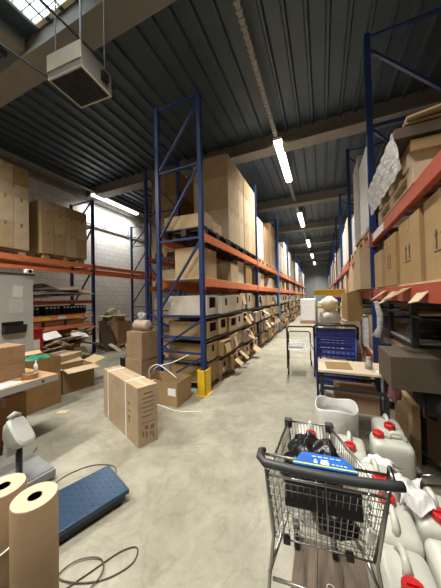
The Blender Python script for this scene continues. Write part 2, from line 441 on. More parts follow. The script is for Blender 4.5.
def tape_mesh(w, d, h, m):
    key = (round(w,2),round(d,2),round(h,2),m.name)
    if key in TM: return TM[key]
    b = MB(); e = .0015; t = .024
    b.box(-w/2-e, w/2+e, -t, t, h, h+e)
    b.box(w/2, w/2+e, -t, t, h-.09, h+e); b.box(-w/2-e, -w/2, -t, t, h-.09, h+e)
    TM[key] = b.mesh('tape', m); return TM[key]
def carton(x, y, z, w, d, h, label, m=card, hole=0, hside='x', tp=True, rz=0, group=None, flaps=None, sticker=None, tm=None, cat='box'):
    """w along x, d along y; x,y = centre of base"""
    t = thing('cardboard_box', label, cat, (x,y,z), rz, group)
    ob('box_body', body_mesh(w,d,h,m,hole,hside), None, t)
    if tp: ob('tape', tape_mesh(w,d,h,tm or tapeC), None, t)
    if sticker:
        s = MB(); a, zz, sw, sh = sticker
        if hside == 'x': s.box(w/2, w/2+.002, a-sw/2, a+sw/2, zz, zz+sh)
        else: s.box(a-sw/2, a+sw/2, -d/2-.002, -d/2, zz, zz+sh)
        ob('label_sticker', s, paperP, t)
    if flaps:
        for (a, zz, ww, ll, ang) in flaps:       # flap hinged on +x face, tilted down/out
            s = MB(); T = Matrix.Translation((w/2, a, zz)) @ Matrix.Rotation(ang,4,'Y') @ Matrix.Rotation(random.uniform(-.3,.3),4,'X')
            s.box(0, ll, -ww/2, ww/2, -.003, .003, T); ob('flap', s, cardP, t)
    return t
def open_carton(x, y, z, w, d, h, label, m=card, rz=0, fl=(.9,.9,.9,.9), ang=(.5,.4,.6,.5), group=None, sticker=None):
    t = thing('open_cardboard_box', label, 'box', (x,y,z), rz, group)
    b = MB(); e = .006
    b.box(-w/2,w/2,-d/2,d/2,0,e); b.box(-w/2,-w/2+e,-d/2,d/2,e,h); b.box(w/2-e,w/2,-d/2,d/2,e,h)
    b.box(-w/2+e,w/2-e,-d/2,-d/2+e,e,h); b.box(-w/2+e,w/2-e,d/2-e,d/2,e,h)
    ob('box_body', b, m, t)
    L = min(w,d)/2
    for k,(px,py,rot,ln) in enumerate(((w/2,0,0,d),(0,d/2,PI/2,w),(-w/2,0,PI,d),(0,-d/2,-PI/2,w))):
        if fl[k] <= 0: continue
        T = Matrix.Translation((px,py,h)) @ Matrix.Rotation(rot,4,'Z') @ Matrix.Rotation(ang[k],4,'Y')
        s = MB().box(0, L*fl[k], -ln/2, ln/2, -.003, .003, T); ob('flap', s, cardP, t)
    if sticker:
        s = MB().box(sticker[0]-.07, sticker[0]+.07, -d/2-.002, -d/2, sticker[1], sticker[1]+.11); ob('label_sticker', s, paper, t)
    return t
def loose(name, label, cat, pts, th, m, group=None):
    """thin board from 4 corner points with thickness th"""
    p = [V(q) for q in pts]; n = (p[1]-p[0]).cross(p[3]-p[0]).normalized()*th
    b = MB().add(p+[q+n for q in p], [(0,3,2,1),(4,5,6,7),(0,1,5,4),(1,2,6,5),(2,3,7,6),(3,0,4,7)])
    return tag(ob(name, b, m), label, cat, group)

rnd = random.Random(5)
# --- left aisle rack: four lower rows of pick cartons
for j in range(len(ysA)-1):
    ya, yb = ysA[j]+.10, ysA[j+1]-.10
    near = j < 3
    for row,(z0,hmax) in enumerate(((.15,.31),(.505,.34),(.905,.34),(1.305,.42))):
        y = ya; k = 0
        while True:
            wd = rnd.uniform(.40,.50) if j < 2 else (rnd.uniform(.5,.65) if j == 2 else rnd.uniform(.75,1.15))
            if y+wd > yb: break
            h = hmax*rnd.uniform(.78,.98); dx = rnd.uniform(-.02,.10) if k or j else .0
            dep = .80 if (j == 0 and k == 0) else .55
            fl = None
            if near and rnd.random() < (.55 if row < 2 else .28):
                fl = [(rnd.uniform(-.1,.1), rnd.uniform(.5,1)*h, rnd.uniform(.12,.28), rnd.uniform(.12,.26), rnd.uniform(.5,1.4))]
            mm = rnd.choice([card, cardG, cardP, cardD] if row < 2 else [cardG, cardG, card, cardP])
            rowname = ['bottom','second','third','fourth'][row]
            if near: lab = '%s carton, %s along the %s row, %s bay of the left aisle rack' % (['tan','greyish','pale','brown'][[card,cardG,cardP,cardD].index(mm)], ORD[k], rowname, ORD[j])
            else: lab = 'small distant carton on the %s row of the left aisle rack' % rowname
            carton(RX+.0+dx-dep/2+.03, y+wd/2, z0, dep, wd-.015, h, lab, mm, hole=rnd.choice([1,1,3,0,1]) if near else rnd.choice([0,3]), tp=False,
                   group=('cartons in the lower rows of the left rack' if near else 'far %s row cartons of the left rack' % rowname), flaps=fl,
                   sticker=(rnd.uniform(-.1,.1), .03, .09, .07) if near and rnd.random()<.35 else None)
            y += wd + rnd.uniform(.0,.03); k += 1
    for q in range(3 if j < 4 else 2):
        pallet(RX-.42, ya+.58+q*1.16, 0.0, 'wooden pallet under the %s bay of the left rack' % ORD[j] if j<3 else 'distant pallet under the left rack', group='floor pallets of the left rack')
    # middle level (on the 1.95 beam)
    y = ya; k = 0
    ob('shelf', MB().box(RX-RD, RX+.02, ya, yb, 1.95, 1.965), woodP, rackA)
    while True:
        wd = rnd.uniform(.5,.75) if j < 3 else rnd.uniform(.8,1.2)
        if y+wd > yb: break
        h = rnd.uniform(.32,.56)
        mm = rnd.choice([cardP, cardG, card])
        lab = ('carton, %s along the shelf between the orange beams, %s bay' % (ORD[k], ORD[j])) if j < 3 else 'distant carton between the upper beams of the left aisle rack'
        if rnd.random() < .9 and not (j == 0 and k == 1):
            carton(RX-.30-.05*rnd.random(), y+wd/2, 1.966, .55, wd-.04, h, lab, mm, tp=(j<2), group='cartons between orange beams' if j<3 else 'far cartons between beams')
        y += wd; k += 1
    # top level pallets and stacks
    for q in range(3):
        yc = ya+.60+q*1.16
        if yc+.5 > yb: break
        pallet(RX-.43, yc, 2.732, '%s pallet, %s on the top level of the %s bay, left aisle rack' % ('black plastic' if j==0 else 'wooden', ORD[q], ORD[j]) if j<3 else 'distant pallet on the top level of left rack', k=(j==0), group='top level pallets of left rack')
        z = 2.875
        if j == 0 and q == 0: continue
        if j == 0:
            # tall stack of shipping cartons: 3 layers, two columns along y at the aisle
            lay = ((.72,3),(.72,3),(.50,2))
            for l,(hh,nc) in enumerate(lay):
                for c in range(nc):
                    dd = 1.12/nc
                    lab = 'tan shipping carton, layer %s from bottom, %s along, %s upper stack of first bay' % (['one','two','three'][l], ORD[c], ['near','near','far'][q])
                    carton(RX-.43, yc-.56+dd*(c+.5), z, .86, dd-.006, hh-.004, lab, cardP if l < 2 else card, tp=True, tm=tape)  # top layer in darker board: shade above the lamp beam put into colour
                z += hh
        elif j in (1,2):
            kind = (j*3+q) % 3
            if kind == 0:
                o = thing('wrapped_pallet_load', 'white stretch wrapped pallet load, %s up high in %s bay of left rack' % (ORD[q], ORD[j]), 'pallet load', (RX-.43,yc,z))
                ob('stacked_goods', MB().box(-.38,.38,-.5,.5,0,1.35), cardG, o); ob('plastic_wrap', MB().box(-.39,.39,-.51,.51,.02,1.37), wrapW, o, bevel=.03)
            else:
                for l in range(3 if q%2 else 4):
                    carton(RX-.45, yc, z, .8, 1.05, .44, 'brown carton, layer %s of %s high stack, %s bay of left rack' % (['one','two','three','four'][l], ORD[q], ORD[j]), cardD if j==1 else cardG, tp=False)
                    z += .442
        else:
            hh = rnd.uniform(.9,1.7)
            if rnd.random() < .6:
                tag(ob('wrapped_pallet_load', MB().box(-.38,.38,-.5,.5,0,hh), wrapW, loc=(RX-.43,yc,z), bevel=.03), 'distant pale wrapped load on top of the left aisle rack', 'pallet load', 'far wrapped loads, left rack')
            else:
                carton(RX-.43, yc, z, .8, 1.0, hh, 'distant tall carton on top of the left aisle rack', cardG, tp=False, group='far tall cartons, left rack')
# front low cartons at the end of the top level
carton(RX-.43, 3.88, 2.875, .84, .36, .25, 'low pale carton at the near end of the top level, aisle side', cardP, rz=.03)
carton(RX-.38, 4.36, 2.875, .66, .42, .22, 'low long carton just before the tall upper stack', cardP)
ob('light_blue_post', MB().box(-.045,.045,-.045,.045,0,5.4), skyB, rackA, loc=(RX+.02, 10.95, 0))

# --- second row (rack B): tall stacks high up, some lower goods
for j in range(2):
    ya, yb = ysB[j]+.1, ysB[j+1]-.1
    for q in range(3):
        yc = ya+.6+q*1.16
        pallet(-3.84, yc, 2.732, 'wooden pallet, %s on the top level of the rear rack, %s bay' % (ORD[q], ORD[j]))
        z = 2.875
        for l,hh in enumerate((.74,.74,.62)):
            for c in range(2):
                carton(-4.06+c*.44, yc, z, .43, 1.08, hh-.004, 'brown carton, %s layer %s column, %s stack up in %s bay of rear rack' % (['lower','middle','upper'][l], ['left','right'][c], ORD[q], ORD[j]), card if l < 2 else cardD, tm=tape)
            z += hh
    for q in range(3):
        yc = ya+.6+q*1.16
        pallet(-3.84, yc, 1.952, 'wooden pallet, %s on the middle level of the rear rack, %s bay' % (ORD[q], ORD[j]))
        carton(-3.84, yc, 2.10, .8, .9, .42 if q else .30, 'wide carton, %s on the middle level of the rear rack, %s bay' % (ORD[q], ORD[j]), cardP)
        pallet(-3.84, yc, 0, 'wooden pallet, %s on the floor of the rear rack, %s bay' % (ORD[q], ORD[j]))
        for l in range(3):
            carton(-3.84, yc, .143+l*.5, .85, 1.05, .49, 'brown carton, layer %s of %s floor stack, %s bay of rear rack' % (['one','two','three'][l], ORD[q], ORD[j]), rnd.choice([card,cardD,cardP]), tm=tape)

# --- left wall rack loads
for (yc, n, lab, zl) in ((4.42,4,'right-hand',((.58),(.55),(.28))), (2.86,4,'left-hand',((.62),(.62),(.30),(.45))), (1.5,3,'nearest',((.62),(.62),(.3)))):
    pallet(-7.08, yc, 2.722, 'wooden pallet under the %s stack on the left wall rack' % lab)
    z = 2.865
    for l,hh in enumerate(zl):
        nn = n if hh > .4 else 2
        for c in range(nn):
            dd = 1.28/nn
            carton(-7.04, yc-.64+dd*(c+.5), z, .84, dd-.008, hh-.004, '%s carton, %s along layer %s of the %s stack on wall rack' % ('tall upright' if hh>.4 else 'flat', ORD[c], ['one','two','three','four'][l], lab), cardP if l < 2 else card, tp=True, tm=tape)  # upper layers coloured darker for the dimmer light up there
        z += hh
for i in range(9):
    y0 = 2.72+(i*.37)%1.6
    loose('flattened_cardboard', ['creased brown cardboard sheet lying on the wall rack shelf, %s from left' % ORD[i]][0], 'cardboard sheet',
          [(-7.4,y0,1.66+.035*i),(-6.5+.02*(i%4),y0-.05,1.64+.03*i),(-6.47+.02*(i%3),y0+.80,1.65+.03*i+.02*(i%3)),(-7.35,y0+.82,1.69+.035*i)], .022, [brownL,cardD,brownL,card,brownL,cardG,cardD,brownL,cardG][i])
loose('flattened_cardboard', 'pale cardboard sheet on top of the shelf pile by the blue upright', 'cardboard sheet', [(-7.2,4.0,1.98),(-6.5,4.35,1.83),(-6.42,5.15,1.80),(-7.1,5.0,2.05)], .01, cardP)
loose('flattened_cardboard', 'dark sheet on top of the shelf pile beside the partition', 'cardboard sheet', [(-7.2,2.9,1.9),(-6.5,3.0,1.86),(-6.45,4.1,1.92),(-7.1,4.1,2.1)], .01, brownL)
for i in range(5):  # added dark backing, stands in for the shade behind the shelf
    carton(-7.10, 2.86+i*.52, 1.232, .50, .48, .24, 'black storage box, %s behind the row of dark bottles' % ORD[i], black, tp=False)
for i in range(4):  # added dark fillers that keep the gap behind the heap dark
    carton(-7.30, 2.90+i*.62, 0, .5, .58, .80, 'tall dark carton, %s against the wall behind the scrap heap' % ORD[i], cardD, tp=False)
# bottles with white caps on the labelled beam shelf
bt = thing('bottle', 'dark bottle with white cap in the row on the wall rack', 'bottle', (-6.72,3.62,1.231), group='dark bottles on the wall rack shelf')
ob('bottle_body', MB().lathe([(.0,0),(.035,0),(.038,.02),(.038,.13),(.015,.16),(.015,.18)], n=12), black, bt, smooth=True)
ob('cap', MB().lathe([(.030,.172),(.030,.212),(0,.217)], n=10), paper, bt)
for y in (3.72,3.95,4.05,4.15,4.25,4.42,4.52,4.62,4.72,4.82,4.92,5.02): dup(bt, (-6.72,y,1.231))
bc = thing('plastic_crate', 'blue plastic crate at the left end of the wall rack shelf', 'crate', (-6.78,3.05,1.231))
c = MB(); c.box(-.2,.2,-.25,.25,0,.01)
for s in (-1,1):
    c.box(s*.2-.01,s*.2+.01,-.25,.25,.01,.3); c.box(-.19,.19,s*.25-.01,s*.25+.01,.01,.3)
ob('crate_body', c, blueL, bc, bevel=.003)
c = MB()
for k in range(5): c.box(.21,.216,-.24,.24,.03+k*.055,.045+k*.055)
ob('crate_ribs', c, blueL, bc)
# between the two lower beams: flat dark cartons
for i in range(4):
    carton(-7.05, 2.95+i*.58, .93, .8, .5, .14, 'flat dark carton, %s on the low shelf of the wall rack' % ORD[i], cardD, tp=False)
ob('shelf', MB().box(-7.6,-6.62,2.6,5.2,.90,.925), woodP, rackC)
# scrap heap below
for i in range(30):
    cx, cy = -6.5+rnd.uniform(-.4,.4), rnd.uniform(3.3,5.0); z = .12+.66*(i/30)-.3*abs(cx+6.6); a = rnd.uniform(0,PI); L = rnd.uniform(.2,.40)
    tz = rnd.uniform(-.22,.22)
    pts = [(cx+L*math.cos(a+q*PI/2)*(1 if q%2 else .7), cy+L*math.sin(a+q*PI/2)*(1 if q%2 else .7), z+[0,tz,tz+.08,.1][q]) for q in range(4)]
    pts = [(p[0],p[1],max(p[2],.01+.01*i)) for p in pts]
    loose('cardboard_scrap', '%s torn cardboard scrap in the heap under the wall rack' % ['pale','brown'][i%2], 'cardboard scrap', pts, .006, [card,cardD,cardP,paper][i%4], 'scrap heap under the wall rack')
loose('paper_sheet', 'white cardboard sheet lying on the scrap heap, centre', 'paper', [(-6.25,4.25,.72),(-6.05,4.3,.58),(-6.03,4.65,.60),(-6.28,4.62,.76)], .01, paper)
loose('paper_sheet', 'white sheet lying on the scrap heap beside the red cabinet', 'paper', [(-6.35,3.55,.80),(-6.1,3.55,.66),(-6.12,3.95,.70),(-6.35,3.95,.84)], .01, paper)
for i,(x,y) in enumerate(((-6.7,2.95),(-6.75,3.75),(-6.85,4.55))):
    open_carton(x, y, 0, .5, .5, .42, 'crushed open carton, %s under the wall rack' % ORD[i], [card,cardD,cardG][i], fl=(.8,.8,.6,.8), ang=(.2,-.2,.5,.3), rz=.2*i)
# leaning dark boards right of the wall rack + pale block
for i in range(3):
    y = 5.34+i*.09
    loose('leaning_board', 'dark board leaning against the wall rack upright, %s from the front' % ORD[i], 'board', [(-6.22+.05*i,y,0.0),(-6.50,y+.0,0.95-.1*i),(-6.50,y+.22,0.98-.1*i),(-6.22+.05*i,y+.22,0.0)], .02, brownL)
loose('wooden_board', 'short pale wooden board on the floor by the leaning dark boards', 'board', [(-5.78,5.50,0.01),(-6.12,5.38,.24),(-6.16,5.52,.25),(-5.83,5.66,0.01)], .03, woodP)

# --- stack of cartons by the left white wall
pallet(-6.62, 6.25, 0, 'wooden pallet under the cartons beside the left wall', rz=.1)
carton(-6.84, 6.05, .143, .42, .5, .72, 'tall tan carton on the pallet by the left wall, left one', card, tm=tape)
carton(-6.46, 6.22, .143, .30, .6, .72, 'tall brown carton on the pallet by the left wall, right one', cardD, tm=tape)
open_carton(-6.72, 6.14, .865, .5, .5, .22, 'open carton heaped with scraps on the two tall cartons', card, fl=(.7,.7,.7,.7), ang=(.1,.4,.3,.2))
def blob(name, label, cat, c, s, m, seed=0, group=None, n=3, amp=.35, z0=None, parent=None):
    import bmesh
    bm = bmesh.new(); bmesh.ops.create_icosphere(bm, subdivisions=n, radius=1); r = random.Random(seed)
    from mathutils import noise as nz
    for v in bm.verts:
        p = v.co.copy(); k = 1 + amp*nz.noise(p*1.7+V((seed*3.1,0,0))) + amp*.6*nz.noise(p*4.3+V((0,seed*2.3,0)))
        v.co = V((p.x*s[0]*k, p.y*s[1]*k, p.z*s[2]*k))
        if z0 is not None: v.co.z = max(v.co.z, z0)
    me = bpy.data.meshes.new(name); bm.to_mesh(me); bm.free(); me.materials.append(m)
    me.polygons.foreach_set('use_smooth', [True]*len(me.polygons))
    o = bpy.data.objects.new(name, me); C.objects.link(o); o.location = c
    if parent: o.parent = parent; return o
    return tag(o, label, cat, group)
blob('crumpled_paper', 'heap of crumpled brown paper in the open carton by the wall', 'packing paper', (-6.72,6.14,1.10), (.24,.24,.20), cardG, 3, amp=.9)
carton(-6.15, 6.75, 0, .32, .35, .62, 'narrow carton right of the wall cartons on the floor', cardP)
blob('crumpled_paper', 'crumpled paper at the foot of the wall cartons', 'packing paper', (-6.05,6.25,.07), (.14,.2,.09), paper, 4, amp=.8, z0=-.065)

# ------------------------------------------------------------------ cartons at the rack end
def print_lines(parent, rows, M, m=inkB):
    b = MB()
    for (x0,x1,z0,z1) in rows: b.box(x0,x1,-.0015,0,z0,z1,M)
    return ob('printed_marks', b, m, parent)
# big strapped carton
t = thing('strapped_carton', 'large upright tan carton bound with two white straps, alone on the floor', 'box', (-2.315,2.32,0), -.395)
W_,D_,H_ = 1.08,.235,.64
ob('box_body', MB().box(-W_/2,W_/2,-D_/2,D_/2,0,H_), card, t, bevel=.004)
for x in (-.36,.22):
    s = MB(); e = .003; w2 = .011
    s.box(x-w2,x+w2,-D_/2-e,-D_/2,0,H_+e); s.box(x-w2,x+w2,D_/2,D_/2+e,0,H_+e); s.box(x-w2,x+w2,-D_/2,D_/2,H_,H_+e)
    ob('strap', s, strapM, t)
Mf = Matrix.Translation((0,-D_/2,0))
print_lines(t, [(-.2,.0,.545,.55),(.28,.34,.40,.43),(.28,.36,.33,.345),(.28,.34,.24,.28),(.30,.33,.20,.23),(-.2,-.18,.548,.556),(-.02,.0,.548,.556)], Mf)
Me = Matrix.Translation((W_/2,0,0)) @ Matrix.Rotation(PI/2,4,'Z')
print_lines(t, [(-.05,.06,.555,.57),(-.07,.07,.505,.517),(-.06,.07,.46,.47),(-.07,.07,.41,.42),(-.05,.07,.36,.37),(-.07,.05,.31,.32),(-.08,.08,.245,.25),(-.04,0,.17,.21),(.03,.07,.15,.20),(-.07,-.05,.10,.16),(-.03,-.01,.08,.14),(.02,.04,.09,.13),(.05,.07,.06,.12)], Me, inkB)
ob('tape', MB().box(-W_/2,W_/2,-.025,.025,H_,H_+.0015), tapeC, t)
# open carton in front of the end frame
open_carton(-2.33, 3.16, 0, .66, .40, .36, 'open carton with a white sticker beside the yellow post guard', card, rz=-.02, fl=(0,0,0,.0), ang=(.3,.4,.5,1.2), sticker=(.24,.16))
s = MB()
for k,(pts) in enumerate([[(-2.6,3.08,.30),(-2.58,3.05,.48),(-2.45,3.08,.56),(-2.28,3.12,.47),(-2.1,3.1,.38)],[(-2.62,3.2,.3),(-2.5,3.1,.5),(-2.2,3.15,.60),(-2.0,3.3,.70)],[(-2.4,2.98,.36),(-2.5,2.8,.33),(-2.62,2.66,.12),(-2.6,2.7,.02)]]):
    # smooth the strap path
    P_ = [V(p) for p in pts]; q = []
    for i in range(len(P_)-1):
        a, b_, c_, d_ = P_[max(i-1,0)], P_[i], P_[i+1], P_[min(i+2,len(P_)-1)]
        for u in (0,.25,.5,.75):
            q.append(.5*((2*b_)+(c_-a)*u+(2*a-5*b_+4*c_-d_)*u*u+(3*b_-a-3*c_+d_)*u**3))
    q.append(P_[-1]); s.tube(q, .008, 5)
tag(ob('packing_strap', s, strapM, smooth=True), 'loose white packing straps springing out of the open carton', 'strap')
s = MB(); s.tube([(-2.6+.1*k, 2.86+.05*math.sin(k*.7)+.008*k, .006) for k in range(11)], .006, 5)
tag(ob('packing_strap', s, strapM), 'white packing strap lying on the floor before the post guard', 'strap')
# stack of two cartons and a roll, black crate behind
carton(-3.22, 3.62, 0, .46, .44, .50, 'lower brown carton of the pair left of the end frame', cardD, rz=-.15, tm=tape)
carton(-3.20, 3.62, .502, .44, .42, .50, 'upper brown carton of the pair left of the end frame', cardD, rz=-.18, tm=tape)
rl = thing('bubble_wrap_roll', 'short pinkish wrapped roll lying on top of the brown carton pair', 'roll', (-3.22,3.62,1.11), -.2)
ob('roll_body', MB().lathe([(0,-.2),(.08,-.2),(.10,-.17),(.10,.17),(.08,.2),(0,.2)], n=20, M=Matrix.Rotation(PI/2,4,'Y')), mat('pinkish_wrap',(.50,.38,.30),.6,var=.2,scale=20,bump=.5), rl, smooth=True)
blob('crumpled_film', 'crumpled clear film standing on the wrapped roll', 'plastic film', (-3.26,3.66,1.27), (.07,.07,.09), wrap, 8, amp=.8)
cr = thing('plastic_crate', 'black slatted plastic crate behind the brown carton pair', 'crate', (-3.62,3.92,0))
c = MB(); c.box(-.28,.28,-.2,.2,0,.02)
for k in range(5):
    z = .03+k*.075
    for sg in (-1,1): c.box(-.28,.28,sg*.2-.008,sg*.2+.008,z,z+.045); c.box(sg*.28-.008,sg*.28+.008,-.2,.2,z,z+.045)
for sx in (-1,0,1):
    for sy in (-1,1): c.box(sx*.27-.015,sx*.27+.015,sy*.19-.015,sy*.19+.015,0,.4)
ob('crate_body', c, black, cr)
# end-on cartons filling the end frame (visible through the braces)
tag(ob('plastic_crate', MB().box(-2.62,-2.1,3.32,3.34,.0,.01), black), None, None) if False else None

# ------------------------------------------------------------------ left foreground: partition, desk
pt = struct('wall_partition', MB().box(-5.08,-5.0,-1.5,2.70,0,2.09), partM)
ob('partition_cap', MB().box(-5.10,-4.98,-1.5,2.72,2.09,2.12), deckM, pt)
sc = thing('security_camera', 'small white security camera on the corner of the grey partition', 'camera', (-4.96,2.60,2.12))
ob('camera_housing', MB().box(-.04,.06,-.06,.07,0,.08), whiteP, sc, bevel=.02)
ob('lens', MB().lathe([(.0,0),(.03,0),(.03,.02),(0,.03)], n=14, M=Matrix.Translation((.055,0,.04))@Matrix.Rotation(PI/2,4,'Y')), glassM, sc)
def wallpaper(name, lab, cat, y0, y1, z0, z1, m, x=-4.998, th=.004, tilt=0):
    b = MB().box(0,th,0,y1-y0,0,z1-z0, Matrix.Translation((x,y0,z0))@Matrix.Rotation(tilt,4,'X')); return tag(ob(name,b,m), lab, cat)
wallpaper('pinned_paper', 'upper white note pinned on the grey partition', 'paper', 2.37,2.52,1.70,1.90, paper, tilt=-.1)
wallpaper('pinned_paper', 'lower printed white sheet pinned on the grey partition', 'paper', 2.33,2.54,1.41,1.66, paperP)
wt = thing('wall_tray', 'black letter tray hanging on the grey partition', 'tray', (-4.998,2.38,1.06))
b = MB(); b.prism([(0,0),(.09,.03),(.12,.14),(0,.14)], .004, Matrix.Translation((0,-.16,0))); b.prism([(0,0),(.09,.03),(.12,.14),(0,.14)], .004, Matrix.Translation((0,.16,0)))
b.prism([(.086,.03),(.09,.03),(.12,.14),(.116,.14)], .32, Matrix.Translation((0,-.16,0))); b.box(0,.09,-.16,.16,0,.03); b.box(0,.004,-.16,.16,0,.20)
ob('tray_body', b, black, wt)
wl = thing('wall_lamp', 'white domed fitting at the left edge of the partition', 'lamp', (-4.998,2.06,1.86))
ob('dome', MB().lathe([(.09,0),(.085,.03),(.05,.07),(0,.08)], n=20, M=Matrix.Rotation(PI/2,4,'Y')), whiteP, wl, smooth=True)
# desk
dk = thing('desk', 'wood-topped packing desk with grey edge at the left', 'desk', (-3.30,.95,0))
ob('tabletop', MB().box(-.40,.40,-1.2,.87,.715,.75), deskM, dk, bevel=.004)
ob('edge_strip', MB().box(.40,.412,-1.2,.87,.68,.752), deskE, dk)
for sx in (-.36,.36):
    for sy in (-1.1,.25): ob('leg', MB().box(sx-.025,sx+.025,sy-.025,sy+.025,0,.715), steelB, dk)
ob('bolt', MB().lathe([(.012,0),(.012,.006),(0,.008)], n=8, M=Matrix.Translation((.412,.70,.715))@Matrix.Rotation(PI/2,4,'Y')), black, dk)
t = carton(-3.34, 1.31, .752, .36, .62, .36, 'brown carton with crossed tape standing on the desk', cardD, tp=False)
b = MB(); b.box(.18,.182,-.31,.31,.16,.21); b.box(.18,.183,.06,.11,0,.36); b.box(-.18,.18,.06,.11,.36,.362)
ob('tape', b, tape, t)
tr = thing('tape_roll', 'roll of brown packing tape lying on the desk', 'tape roll', (-3.03,1.60,.752))
ob('tape_coil', MB().lathe([(.045,0),(.075,0),(.075,.05),(.045,.05),(.045,0)], n=28), tape, tr, smooth=False)
ob('core', MB().lathe([(.04,0),(.045,0),(.045,.05),(.04,.05),(.04,0)], n=28), cardP, tr)
loose('paper_sheet', 'white sheet of paper on the desk front edge', 'paper', [(-3.10,1.20,.752),(-2.93,1.22,.752),(-2.95,1.49,.752),(-3.12,1.46,.752)], .003, paper)
loose('clipboard', 'dark folded strip lying on the desk behind the paper', 'clipboard', [(-3.15,1.63,.752),(-3.11,1.56,.752),(-3.12,1.66,.765),(-3.3,1.68,.765)], .012, brownL)
bo = thing('spray_bottle', 'small white bottle standing behind the tape roll on the desk', 'bottle', (-3.14,1.72,.752))
ob('bottle_body', MB().lathe([(0,0),(.022,0),(.022,.10),(.009,.12)], n=14), whiteP, bo, smooth=True); ob('cap', MB().lathe([(.01,.12),(.01,.15),(0,.15)], n=10), whiteP, bo)
# cartons under and beside the desk
open_carton(-4.12, 2.22, 0, .50, .52, .74, 'tall carton with green film inside, beside the desk end', cardD, fl=(0,0,.4,.0), ang=(0,.2,-.5,.1), rz=-.03)
blob('green_film', 'green plastic film inside the tall carton by the desk', 'plastic film', (-4.12,2.2,.70), (.19,.19,.06), greenM, 5, amp=.6)
carton(-3.50, 1.46, 0, .42, .46, .52, 'large brown carton under the end of the desk', cardD, tm=tape, rz=.08)
carton(-3.5, .85, 0, .44, .5, .46, 'brown carton farther left under the desk', cardD, tm=tape)
open_carton(-4.28, 2.98, 0, .46, .52, .42, 'open flapped carton on the floor by the wall rack', card, rz=-.25, fl=(1,1,1,1), ang=(.12,-.30,-.2,.08))
carton(-4.85, 3.10, 0, .5, .56, .55, 'plain carton behind the open flapped one', card, tp=False, rz=.1)
loose('cardboard_scrap', 'small flat cardboard piece on the floor by the desk cartons', 'cardboard scrap', [(-3.52,2.18,.002),(-3.40,2.24,.002),(-3.44,2.33,.002),(-3.58,2.27,.002)], .004, cardP)
rc = thing('red_cabinet', 'red metal cabinet with a white label behind the partition end', 'cabinet', (-5.72,3.08,0))
ob('cabinet_body', MB().box(-.13,.13,-.13,.13,0,.98), redM, rc, bevel=.01); ob('label_sticker', MB().box(.13,.132,-.06,.06,.6,.8), paper, rc)
ob('lid', MB().box(-.14,.14,-.14,.14,.98,1.03), redM, rc, bevel=.008)

# ------------------------------------------------------------------ kraft rolls, scales
def kroll(x, y, r, h, lab):
    t = thing('kraft_paper_roll', lab, 'paper roll', (x,y,0))
    ob('roll_body', MB().lathe([(r-.001,0),(r,.004),(r,h-.004),(r-.003,h-.001)], n=48), kraft, t, smooth=True)
    ob('roll_end', MB().lathe([(.028,h-.003),(r-.003,h)], n=48), kraftE, t)
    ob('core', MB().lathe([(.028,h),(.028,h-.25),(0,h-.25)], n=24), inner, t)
    b = MB(); b.lathe([(.028,h),(.031,h+.001),(.031,h-.002)], n=24); ob('core_rim', b, cardD, t)
    return t
kroll(-1.305, .706, .094, .66, 'nearer upright roll of brown kraft paper, right of the pair')
kroll(-1.545, .690, .094, .65, 'farther upright roll of brown kraft paper, at the left edge')
b = MB(); b.tube([(-1.545+.099*math.cos(a), .690+.099*math.sin(a), .40+.03*math.sin(a*1.3)) for a in [i*.25-2.6 for i in range(18)]], .004, 6)
b.tube([(-1.47,.60,.38),(-1.45,.585,.30),(-1.455,.58,.2),(-1.45,.575,.05)], .004, 6)
tag(ob('white_string', b, strapM, smooth=True), 'white string tied round the roll at the left edge', 'string')
# blue platform scale
ps = thing('platform_scale', 'blue chequer-plate floor scale beside the kraft rolls', 'scale', (-1.755,1.215,0), R(-20))
ob('base_frame', MB().box(-.19,.19,-.30,.30,.02,.065), steelB, ps)
ob('weighing_plate', MB().box(-.205,.205,-.33,.33,.065,.10), mat('blue_plate',(.035,.07,.125),.34,metal=.4,var=.1), ps, bevel=.005)
b = MB()
for i in range(11):
    for j in range(17):
        x, y = -.19+i*.038, -.315+j*.0394
        b.cbox((x,y,.1005), (.024,.006,.002), rz=R(45 if (i+j)%2 else -45))
ob('tread_pattern', b, MATS['blue_plate'], ps)
for sx in (-.16,.16):
    for sy in (-.26,.26): ob('foot', MB().lathe([(.02,0),(.02,.02),(.01,.02)], c=(sx,sy,0), n=10), black, ps)
def cable(lab, pts, r=.004, m=brownL, name='cable'):
    P_ = [V(p) for p in pts]; q = []
    for i in range(len(P_)-1):
        a, b_, c_, d_ = P_[max(i-1,0)], P_[i], P_[i+1], P_[min(i+2,len(P_)-1)]
        for k in range(6):
            u = k/6; q.append(.5*((2*b_)+(c_-a)*u+(2*a-5*b_+4*c_-d_)*u*u+(3*b_-a-3*c_+d_)*u**3))
    q.append(P_[-1]); return tag(ob(name, MB().tube(q, r, 6), m, smooth=True), lab, 'cable')
cable('thin cable arching over the floor behind the blue scale', [(-2.15,1.20,.006),(-2.2,1.42,.006),(-2.1,1.62,.006),(-1.9,1.70,.006),(-1.78,1.62,.006),(-1.80,1.55,.006)])
cable('looped thin cable on the floor in front of the blue scale', [(-1.42,.74,.006),(-1.30,.98,.006),(-1.22,1.14,.006),(-1.14,1.20,.006),(-1.10,1.12,.006),(-1.18,1.0,.006),(-1.32,.92,.008),(-1.45,.90,.010),(-1.42,1.0,.012),(-1.30,1.06,.012),(-1.22,1.0,.014),(-1.24,.86,.012),(-1.34,.72,.006)], .004)
